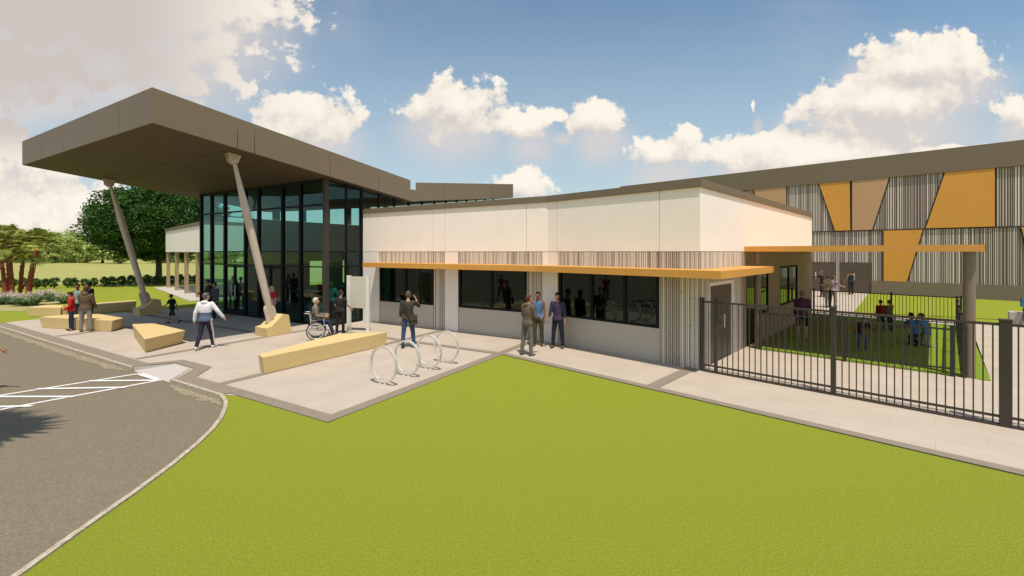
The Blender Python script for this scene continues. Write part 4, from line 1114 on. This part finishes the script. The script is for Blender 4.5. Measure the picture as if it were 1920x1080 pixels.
P(wc_p - wfv * .06, wf, 1.74, 'white haired man in grey jacket sitting in the wheelchair', (.27, .235, .19), (.035, .045, .10), (.62, .56, .46), (.03, .03, .05), 'fair',
  R_leg=(82, 62, 3), L_leg=(82, 62, 3), drop=.525 / (1.74 / 1.8) + .095, R_arm=(12, 8, 72, -4), L_arm=(12, 8, 72, -4), lean=-2)

# ------------------------------------------------------------------ vegetation
def leaves(mb, n, sampler, size, rng, mi=0, aspect=.55):
    for _ in range(n):
        p = sampler(); 
        if p is None: continue
        a = Vector((rng.gauss(0, 1), rng.gauss(0, 1), rng.gauss(0, .7))).normalized()
        b_ = a.cross(Vector((rng.gauss(0, 1), rng.gauss(0, 1), rng.gauss(0, 1)))).normalized()
        s_ = size * rng.uniform(.6, 1.35); a = a * s_; b_ = b_ * s_ * aspect
        mb.add([p - a, p - b_ * .9 + a * .1, p + a, p + b_ * .9 + a * .1], [(0, 1, 2, 3)], mi)
def clumps(rng, cen, rad, k, cr, flat=1.0):
    out = []
    for _ in range(k):
        while True:
            v = Vector((rng.uniform(-1, 1), rng.uniform(-1, 1), rng.uniform(-1, 1)))
            if v.length < 1: break
        v = v.normalized() * (v.length ** .45)
        out.append((Vector((cen[0] + v.x * rad[0], cen[1] + v.y * rad[1], cen[2] + v.z * rad[2])), cr * rng.uniform(.6, 1.3)))
    return out
def tree(loc, h, w, zc, zr_, label, nleaf, size, m, seed, trunk_r=.35, nk=70, cr=1.0, group=None, name='tree', cat='tree', fork=1.6):
    rng = random.Random(seed); o = thing(name, label, cat, (loc.x, loc.y, 0), group=group)
    cl_ = clumps(rng, (0, 0, zc), (w / 2 - cr * .6, w / 2 - cr * .6, zr_ - cr * .5), nk, cr)
    t = MB(); t.tube([Vector((0, 0, 0)), Vector((.02, 0, fork * .15)), Vector((.05, 0, fork * .6)), Vector((.0, .05, fork))], [trunk_r * 1.5, trunk_r * 1.05, trunk_r * .9, trunk_r * .85], 12)
    for i in range(9):
        c, r_ = cl_[i * (len(cl_) // 9)]; mid = Vector((c.x * .45, c.y * .45, fork + (c.z - fork) * .35))
        t.tube([Vector((0, .03, fork * .92)), mid, mid.lerp(c, .55) + Vector((0, 0, .1)), c], [trunk_r * .55, trunk_r * .33, trunk_r * .2, .03], 7)
    lpart('trunk', t, BARK, o, True)
    b_ = MB()
    def smp():
        c, r_ = cl_[rng.randrange(len(cl_))]
        v = Vector((rng.gauss(0, 1), rng.gauss(0, 1), rng.gauss(0, 1))).normalized() * (rng.random() ** .4) * r_
        v.z *= .7; return c + v
    leaves(b_, nleaf, smp, size, rng); lpart('crown', b_, m, o)
    return o
bt = G(297, 532)
tree(bt, 9.5, 11.6, 5.75, 3.85, 'big dark green spreading tree behind the entrance canopy', 52000, .13, LEAFD, 5, .27, 170, 1.15, fork=2.3)

# far trees
rng = random.Random(21)
for i, (u, top_, wpx, kind) in enumerate(((-30, 440, 50, 1), (10, 432, 40, 0), (44, 436, 36, 1), (73, 423, 22, 2), (90, 437, 30, 0), (106, 432, 26, 1), (122, 428, 34, 0), (141, 436, 40, 1), (160, 434, 36, 0), (192, 438, 40, 1), (225, 442, 44, 0), (300, 440, 50, 1), (345, 436, 44, 0), (395, 440, 50, 1), (440, 438, 44, 0))):
    Y = 118 + rng.uniform(-6, 10); X = (u - CX) * Y / F; ht = H + (HV - top_) * Y / F; w = wpx * Y / F * 1.15
    lab = {0: 'pale green tree in the far row', 1: 'yellow green tree in the far row', 2: 'tall dark conifer above the palms in the far tree row'}[kind]
    lab += {0: ', far left edge', 1: ', behind the leftmost palm', 2: ', behind the second palm', 3: '', 4: ', right of the conifer', 5: ', fourth left of the big tree', 6: ', tallest right of the palms',
            7: ', next but one to the big tree', 8: ', touching the big tree on its left'}.get(i, ', hidden mostly by the big tree' if i < 11 else ', seen through the glass hall')
    if i == 3: lab = 'tall dark conifer above the palms in the far tree row'
    cr_ = w * .26
    tree(Vector((X, Y, 0)), ht, w, ht * .47, ht * .55, lab, 2600, .42 if kind < 2 else .32, (LEAFL, LEAFL, LEAFC)[kind], 40 + i, .3, 26, cr_, group='far tree row behind the field', name='far_tree' if kind < 2 else 'conifer')

# hedge shrubs
rng = random.Random(9)
pa, pb_ = G(-25, 544.5), G(375, 531.5)
nh = 23
def shrub(seed, r, h, m, nl, size, name, lab):
    rg = random.Random(seed); o = thing(name, lab, 'shrub')
    s_ = MB()
    for i in range(4):
        a = rg.uniform(0, 6.28); s_.tube([Vector((0, 0, 0)), Vector((math.cos(a) * r * .4, math.sin(a) * r * .4, h * .6))], [.03, .012], 5)
    lpart('stem', s_, BARK, o)
    cl_ = clumps(rg, (0, 0, h * .52), (r * .75, r * .75, h * .40), 22, r * .35)
    def smp():
        c, q = cl_[rg.randrange(len(cl_))]; v = Vector((rg.gauss(0, 1), rg.gauss(0, 1), rg.gauss(0, 1))).normalized() * q * (rg.random() ** .4)
        p = c + v; return p if p.z > .02 else None
    b_ = MB(); leaves(b_, nl, smp, size, rg); lpart('foliage', b_, m, o); return o
hp_ = [shrub(100 + i, .37, .92, LEAFH, 1300, .055, 'hedge_shrub', '') for i in range(3)]
for i in range(nh):
    f = (i + .5) / nh; p = pa.lerp(pb_, f); o = hp_[i] if i < 3 else tree_copy(hp_[i % 3])
    o.location = (p.x + rng.uniform(-.1, .1), p.y + rng.uniform(-.12, .12), 0); o.rotation_euler = (0, 0, rng.uniform(0, 6)); q = rng.uniform(.88, 1.12); o.scale = (q, q, q * rng.uniform(.9, 1.08))
    tag(o, 'clipped round green shrub in the hedge row between lawn and field', 'shrub', 'hedge shrubs between lawn and field')

# palms
def fan_palm(loc, h, lean, r, label, seed, nf=34, group='fan palms', trunk_r=.16):
    rg = random.Random(seed); o = thing('palm_tree', label, 'palm', (loc.x, loc.y, loc.z), group=group)
    t = MB(); pts = []; rr = []
    n = 26
    for i in range(n + 1):
        f = i / n; pts.append(Vector((lean[0] * f ** 1.5, lean[1] * f ** 1.5, h * f))); rr.append(trunk_r * (1.25 - .35 * f + (.13 if i % 2 else 0) + rg.uniform(-.05, .05)))
    t.tube(pts, rr, 10)
    for i in range(60):
        f = rg.uniform(.1, .98); a = rg.uniform(0, 6.28); p = Vector((lean[0] * f ** 1.5, lean[1] * f ** 1.5, h * f)); d = Vector((math.cos(a), math.sin(a), 0)) * trunk_r
        t.tube([p + d * .8, p + d * 1.45 + Vector((0, 0, .09))], [.03, .01], 4)
    lpart('trunk', t, PBARK, o)
    c = MB(); top = Vector((lean[0], lean[1], h))
    for i in range(nf):
        a = rg.uniform(0, 6.28); el = rg.uniform(-.75, 1.25); d = Vector((math.cos(a) * math.cos(el), math.sin(a) * math.cos(el), math.sin(el)))
        L_ = r * rg.uniform(.42, .6); p1 = top + d * L_ + Vector((0, 0, -.05 * r)); c.tube([top, top + d * L_ * .5 + Vector((0, 0, .03 * r)), p1], [.022, .016, .012], 4)
        side = d.cross(Vector((0, 0, 1))).normalized(); up_ = side.cross(d).normalized()
        for j in range(17):
            th = (j / 16 - .5) * 2.6; q = (d * math.cos(th) + side * math.sin(th)).normalized(); bl = r * rg.uniform(.42, .55) * (1 - .25 * abs(th) / 1.3)
            w = side * math.cos(th) - d * math.sin(th); m1 = p1 + q * bl * .6 + up_ * .02 - Vector((0, 0, .05 * bl)); m2 = p1 + q * bl - Vector((0, 0, .32 * bl))
            wd = .028 * r
            c.add([p1, m1 - w * wd, m2, m1 + w * wd], [(0, 1, 2, 3)])
    lpart('crown', c, LEAFP, o); return o
gk = dict(group='fan palms by the plaza', nf=24)
fan_palm(G(10, 560), 3.3, (-.75, .3), 1.45, 'leftmost fan palm with red brown trunk leaning out of the picture', 1, trunk_r=.09, **gk)
fan_palm(G(21, 559), 3.75, (-.5, .2), 1.45, 'thick fan palm second from the left with red brown trunk', 2, trunk_r=.13, **gk)
fan_palm(G(37.5, 556), 3.15, (.1, .2), 1.25, 'upright middle fan palm with thin red brown trunk', 3, trunk_r=.09, **gk)
fan_palm(G(53, 559), 3.45, (.55, .1), 1.6, 'rightmost fan palm leaning right over the flowering grasses', 4, trunk_r=.12, **gk)
fan_palm(Vector((-9.5, 4.3, -.1)), 7.4, (.1, -.2), 2.6, 'tall fan palm beside the road outside the left edge', 5, 16, group=None, trunk_r=.2)
# flowering grasses
def grass_clump(seed):
    rg = random.Random(seed); o = thing('flowering_grass', '', 'plant'); b_ = MB(); f_ = MB()
    for i in range(260):
        a = rg.uniform(0, 6.28); r_ = rg.uniform(.15, .75); hh = rg.uniform(.30, .62); d = Vector((math.cos(a), math.sin(a), 0)); w = Vector((-d.y, d.x, 0)) * .016
        p0_ = d * rg.uniform(0, .12); m1 = p0_ + d * r_ * .45 + Vector((0, 0, hh * .85)); m2 = p0_ + d * r_ + Vector((0, 0, hh * rg.uniform(.5, .95)))
        b_.add([p0_ - w, p0_ + w, m1 + w, m1 - w, m2], [(0, 1, 2, 3), (3, 2, 4)])
        if i % 8 == 0:
            t_ = m1 + Vector((0, 0, .22)) + d * .05; f_.tube([m1, t_], [.008, .02], 4)
            leaves(f_, 3, lambda: t_ + Vector((rg.gauss(0, .02), rg.gauss(0, .02), rg.gauss(0, .05))), .04, rg)
    lpart('blades', b_, LEAFG, o); lpart('plumes', f_, PLUME, o); return o
gp_ = [grass_clump(300), grass_clump(301)]
gl = ['leftmost flowering grass clump at the picture edge', 'flowering grass clump in front of the leftmost palm', 'flowering grass clump under the thick palm', 'flowering grass clump in front of the middle palm',
      'rear flowering grass clump right of the palms', 'large front flowering grass clump above the bench block', 'flowering grass clump between the palms and the group', 'flowering grass clump right behind the boy in red',
      'small rear flowering grass clump by the hedge', 'rear flowering grass clump behind the palms']
for i, (u, v, s_) in enumerate(((4, 571, 1.2), (20, 570, 1.2), (34, 571, 1.25), (46, 573, 1.3), (70, 563, 1.1), (62, 573, 1.45), (95, 565, 1.35), (120, 569, 1.2), (82, 560, 1.1), (12, 563, 1.1))):
    o = gp_[i] if i < 2 else tree_copy(gp_[i % 2]); p = G(u, v); o.location = (p.x, p.y, .01); o.rotation_euler = (0, 0, i * 1.3); o.scale = (s_ * .82, s_ * .82, s_ * .72)
    tag(o, gl[i], 'plant', 'flowering grasses in the planting bed')

# ------------------------------------------------------------------ furniture inside
def table(p, rz, L_, W_, lab):
    o = thing('table', lab, 'table', (p.x, p.y, p.z), rz, 'tables inside the building')
    m_ = MB(); m_.box(Wf, -L_ / 2, L_ / 2, -W_ / 2, W_ / 2, .71, .75); lpart('table_top', m_, WOOD, o)
    for sx in (-1, 1):
        for sy in (-1, 1):
            m_ = MB(); m_.box(Wf, sx * (L_ / 2 - .08) - .025, sx * (L_ / 2 - .08) + .025, sy * (W_ / 2 - .08) - .025, sy * (W_ / 2 - .08) + .025, 0, .71); lpart('leg', m_, STEEL, o)
for (p, a, l_, w, lab) in ((A(8.2, 10.5, .032), ang1, 2.2, .9, 'wooden table inside the hall behind the double doors'), (A(3.0, 10.0, .032), ang1, 2.4, .9, 'wooden table inside the hall behind the right strut'),
                           (A(9.0, 14.5, .032), .3, 2.2, 1.0, 'wooden table deep in the hall at the left'), (A(-1.5, 9.3, .052), ang1, 1.8, .8, 'wooden table behind the leftmost ribbon window'), (A(-5.4, 9.2, .052), ang1, 2.4, .9, 'wooden table behind the middle ribbon window')):
    table(p, a, l_, w, lab)
def shelf(fr_, x0, x1, y0, h, lab, seed, z0=.052):
    rg = random.Random(seed); o = thing('bookshelf', lab, 'bookshelf', fr_((x0 + x1) / 2, y0, z0), group='bookshelves inside the building')
    m_ = MB(); n = int((h - .05) / .36)
    m_.box(fr_, x0, x0 + .03, y0, y0 + .32, z0, z0 + h); m_.box(fr_, x1 - .03, x1, y0, y0 + .32, z0, z0 + h); m_.box(fr_, x0 + .03, x1 - .03, y0 + .30, y0 + .32, z0, z0 + h)
    for i in range(n + 1): m_.box(fr_, x0 + .03, x1 - .03, y0, y0 + .30, z0 + i * .36, z0 + i * .36 + .025)
    part('case', m_, WOOD, o); cols = [cmat(c) for c in ((.5, .08, .05), (.05, .25, .1), (.08, .15, .45), (.6, .45, .1), (.6, .6, .55), (.2, .45, .15))]
    b_ = MB()
    for i in range(n):
        x = x0 + .04
        while x < x1 - .09:
            w = rg.uniform(.02, .055)
            if rg.random() < .85: b_.box(fr_, x, x + w, y0 + .04, y0 + .26, z0 + i * .36 + .026, z0 + i * .36 + rg.uniform(.2, .3), rg.randrange(6))
            x += w + .003
    q = link('books', b_.mesh('books', cols, rootloc(o)), o); q['kind'] = 'stuff'
shelf(B, -2.6, -.6, 4.3, 1.1, 'low bookshelf with green and red books behind the widest ribbon window', 1)
shelf(B, -4.9, -3.2, 4.3, 2.1, 'tall bookshelf in the left part of the widest ribbon window room', 2)
shelf(A, -7.6, -5.4, 12.1, 2.1, 'tall bookshelf at the back of the middle ribbon window room', 3)
shelf(A, 1.4, 3.4, 12.0, 2.1, 'tall bookshelf inside the hall at the right', 4, .032)
dk = MB(); dk.box(A, 1.2, 3.6, 14.2, 14.9, .032, 1.1); dk.box(A, 1.1, 3.7, 14.1, 15.0, 1.1, 1.14)
single('reception_desk', dk, WOOD, A(2.4, 14.5, .032), 'long wooden reception desk deep inside the hall', 'desk')

# ------------------------------------------------------------------ light, sky, camera
SUN = Vector((.10, -.36, 1.0)).normalized()
ld = bpy.data.lights.new('sun', 'SUN'); ld.energy = 3.7; ld.angle = math.radians(.5); ld.color = (1.0, .91, .79)
lo = bpy.data.objects.new('sun', ld); COL.objects.link(lo); lo.rotation_euler = (-SUN).to_track_quat('-Z', 'Y').to_euler(); lo.location = (0, -10, 40)
w = bpy.data.worlds.new('World'); SC.world = w; w.use_nodes = True
N = w.node_tree.nodes; L = w.node_tree.links; bg_ = N['Background']; bg_.inputs['Strength'].default_value = .15
sky = N.new('ShaderNodeTexSky'); sky.sky_type = 'NISHITA'; sky.sun_disc = False; sky.sun_elevation = math.asin(SUN.z); sky.sun_rotation = math.atan2(SUN.x, SUN.y)
sky.air_density = 1.0; sky.dust_density = 1.2; sky.ozone_density = 1.5
tc = N.new('ShaderNodeTexCoord')
def math_(op, a, b=None, c=None, clamp=False):
    n = N.new('ShaderNodeMath'); n.operation = op; n.use_clamp = clamp
    for i, x in enumerate((a, b, c)):
        if x is None: continue
        if isinstance(x, (int, float)): n.inputs[i].default_value = x
        else: L.new(x, n.inputs[i])
    return n.outputs[0]
sp = N.new('ShaderNodeSeparateXYZ'); L.new(tc.outputs['Generated'], sp.inputs[0])
ay = math_('MAXIMUM', math_('ABSOLUTE', sp.outputs[1]), .05)
px = math_('DIVIDE', sp.outputs[0], ay); pz = math_('DIVIDE', sp.outputs[2], ay)
cb = N.new('ShaderNodeCombineXYZ'); L.new(px, cb.inputs[0]); L.new(pz, cb.inputs[1])
def noise(scale, det, rough, vec, off=(0, 0, 0), stretch=(1, 1, 1)):
    mp = N.new('ShaderNodeMapping'); mp.inputs['Location'].default_value = off; mp.inputs['Scale'].default_value = stretch; L.new(vec, mp.inputs[0])
    n = N.new('ShaderNodeTexNoise'); n.inputs['Scale'].default_value = scale; n.inputs['Detail'].default_value = det; n.inputs['Roughness'].default_value = rough
    L.new(mp.outputs[0], n.inputs['Vector']); return n.outputs['Fac']
blobs = [(200, 20, 400, 175), (-60, 120, 330, 90), (-60, 330, 230, 110), (90, 420, 260, 90), (565, 232, 110, 62), (845, 205, 100, 66), (985, 235, 55, 38), (1118, 218, 56, 50), (1045, 216, 26, 13),
         (1240, 285, 75, 36), (1290, 250, 30, 28), (985, 345, 70, 30), (1740, 120, 150, 70), (1650, 200, 190, 75), (1520, 290, 230, 52), (1900, 205, 55, 42), (1411, 197, 9, 22), (1800, 290, 170, 22), (2100, 300, 160, 60)]
def dens(dx, dz, plain=False):
    """cloud density field, sampled with an offset for the lit side"""
    mp = N.new('ShaderNodeVectorMath'); mp.operation = 'ADD'; mp.inputs[1].default_value = (dx, dz, 0); L.new(cb.outputs[0], mp.inputs[0]); v = mp.outputs[0]
    acc = None
    for (u, vv, rx, ry) in blobs:
        c = ((u - CX) / F, (HV - vv) / F)
        s_ = N.new('ShaderNodeVectorMath'); s_.operation = 'SUBTRACT'; L.new(v, s_.inputs[0]); s_.inputs[1].default_value = (c[0], c[1], 0)
        t_ = N.new('ShaderNodeVectorMath'); t_.operation = 'MULTIPLY'; L.new(s_.outputs[0], t_.inputs[0]); t_.inputs[1].default_value = (F / rx, F / ry, 0)
        l_ = N.new('ShaderNodeVectorMath'); l_.operation = 'LENGTH'; L.new(t_.outputs[0], l_.inputs[0])
        q = math_('SUBTRACT', 1.0, l_.outputs['Value']); q = math_('MULTIPLY', q, min(1.9, .75 + rx / 240))
        acc = q if acc is None else math_('SMOOTH_MAX', acc, q, .15)
    acc = math_('MAXIMUM', acc, -1.2)
    if plain: return acc
    n1 = noise(5.0, 10, .60, v, (3.1, 1.7, 0), (1, 1.15, 1)); n2 = noise(17, 9, .62, v, (7.3, 2.2, 0))
    m1 = math_('MULTIPLY', math_('SUBTRACT', n1, .5), 2.5); m2 = math_('MULTIPLY', math_('SUBTRACT', n2, .5), 2.1)
    return math_('ADD', math_('ADD', acc, m1), m2)
def ramp(x, a, b_):
    m = N.new('ShaderNodeMapRange'); m.interpolation_type = 'SMOOTHSTEP'; m.inputs['From Min'].default_value = a; m.inputs['From Max'].default_value = b_; L.new(x, m.inputs['Value']); return m.outputs[0]
def mixc(f, a, b_):
    m = N.new('ShaderNodeMix'); m.data_type = 'RGBA'
    if isinstance(f, (int, float)): m.inputs[0].default_value = f
    else: L.new(f, m.inputs[0])
    for i, x in ((6, a), (7, b_)):
        if isinstance(x, tuple): m.inputs[i].default_value = (*x, 1)
        else: L.new(x, m.inputs[i])
    return m.outputs[2]
d0 = dens(0, 0); d1 = dens(.012, .038); hzf = dens(-.012, .055, True)
# crisp sunlit tops; undersides thin out into soft vapour
under = ramp(math_('SUBTRACT', d1, d0), -.10, .75)
hard = ramp(d0, .02, .30); soft = math_('MULTIPLY', ramp(d0, -.1, 1.4), .9)
alpha = math_('ADD', math_('MULTIPLY', hard, math_('SUBTRACT', 1.0, under)), math_('MULTIPLY', soft, under))
vap = math_('MULTIPLY', ramp(math_('ADD', hzf, math_('MULTIPLY', math_('SUBTRACT', noise(3, 5, .5, cb.outputs[0], (4, 4, 0)), .5), 1.6)), -.55, .9), .78)
veil = math_('MULTIPLY', ramp(noise(1.3, 6, .6, cb.outputs[0], (1, 5, 0), (1, 2.2, 1)), .45, .85), .40)
shade = ramp(math_('SUBTRACT', d1, d0), -.9, .8)
grey = math_('MULTIPLY', ramp(px, -.42, -.9), ramp(pz, .16, .30))
dark = math_('MAXIMUM', math_('MULTIPLY', shade, .7), math_('MULTIPLY', grey, .9))
KS = 1 / .15 / 1.20
ccol = mixc(dark, (.97 * KS, .90 * KS, .79 * KS), (.57 * KS, .505 * KS, .48 * KS))
tint = N.new('ShaderNodeMix'); tint.data_type = 'RGBA'; tint.blend_type = 'MULTIPLY'; tint.inputs[0].default_value = 1; L.new(sky.outputs[0], tint.inputs[6]); tint.inputs[7].default_value = (.70, .80, .76, 1)
hz = ramp(pz, .70, .02)
skyc = mixc(math_('MULTIPLY', hz, .62), tint.outputs[2], (.58 * KS, .66 * KS, .68 * KS))
c0_ = mixc(veil, skyc, (.60 * KS, .58 * KS, .60 * KS))
c1_ = mixc(vap, c0_, (.70 * KS, .645 * KS, .62 * KS))
c2_ = mixc(alpha, c1_, ccol)
L.new(c2_, bg_.inputs[0])

cd = bpy.data.cameras.new('camera'); cam = bpy.data.objects.new('camera', cd); COL.objects.link(cam); SC.camera = cam
cam.location = (0, 0, H); cam.rotation_euler = (math.radians(90), 0, 0)
cd.sensor_width = 36; cd.lens = 36 * F / 1920; cd.shift_y = -(540 - HV) / 1920; cd.clip_end = 4000; cd.clip_start = .05
SC.view_settings.view_transform = 'Standard'; SC.view_settings.look = 'None'; SC.view_settings.exposure = 0.30; SC.view_settings.gamma = 1
SC.render.engine = 'CYCLES'
SC.cycles.max_bounces = 8; SC.cycles.transparent_max_bounces = 16
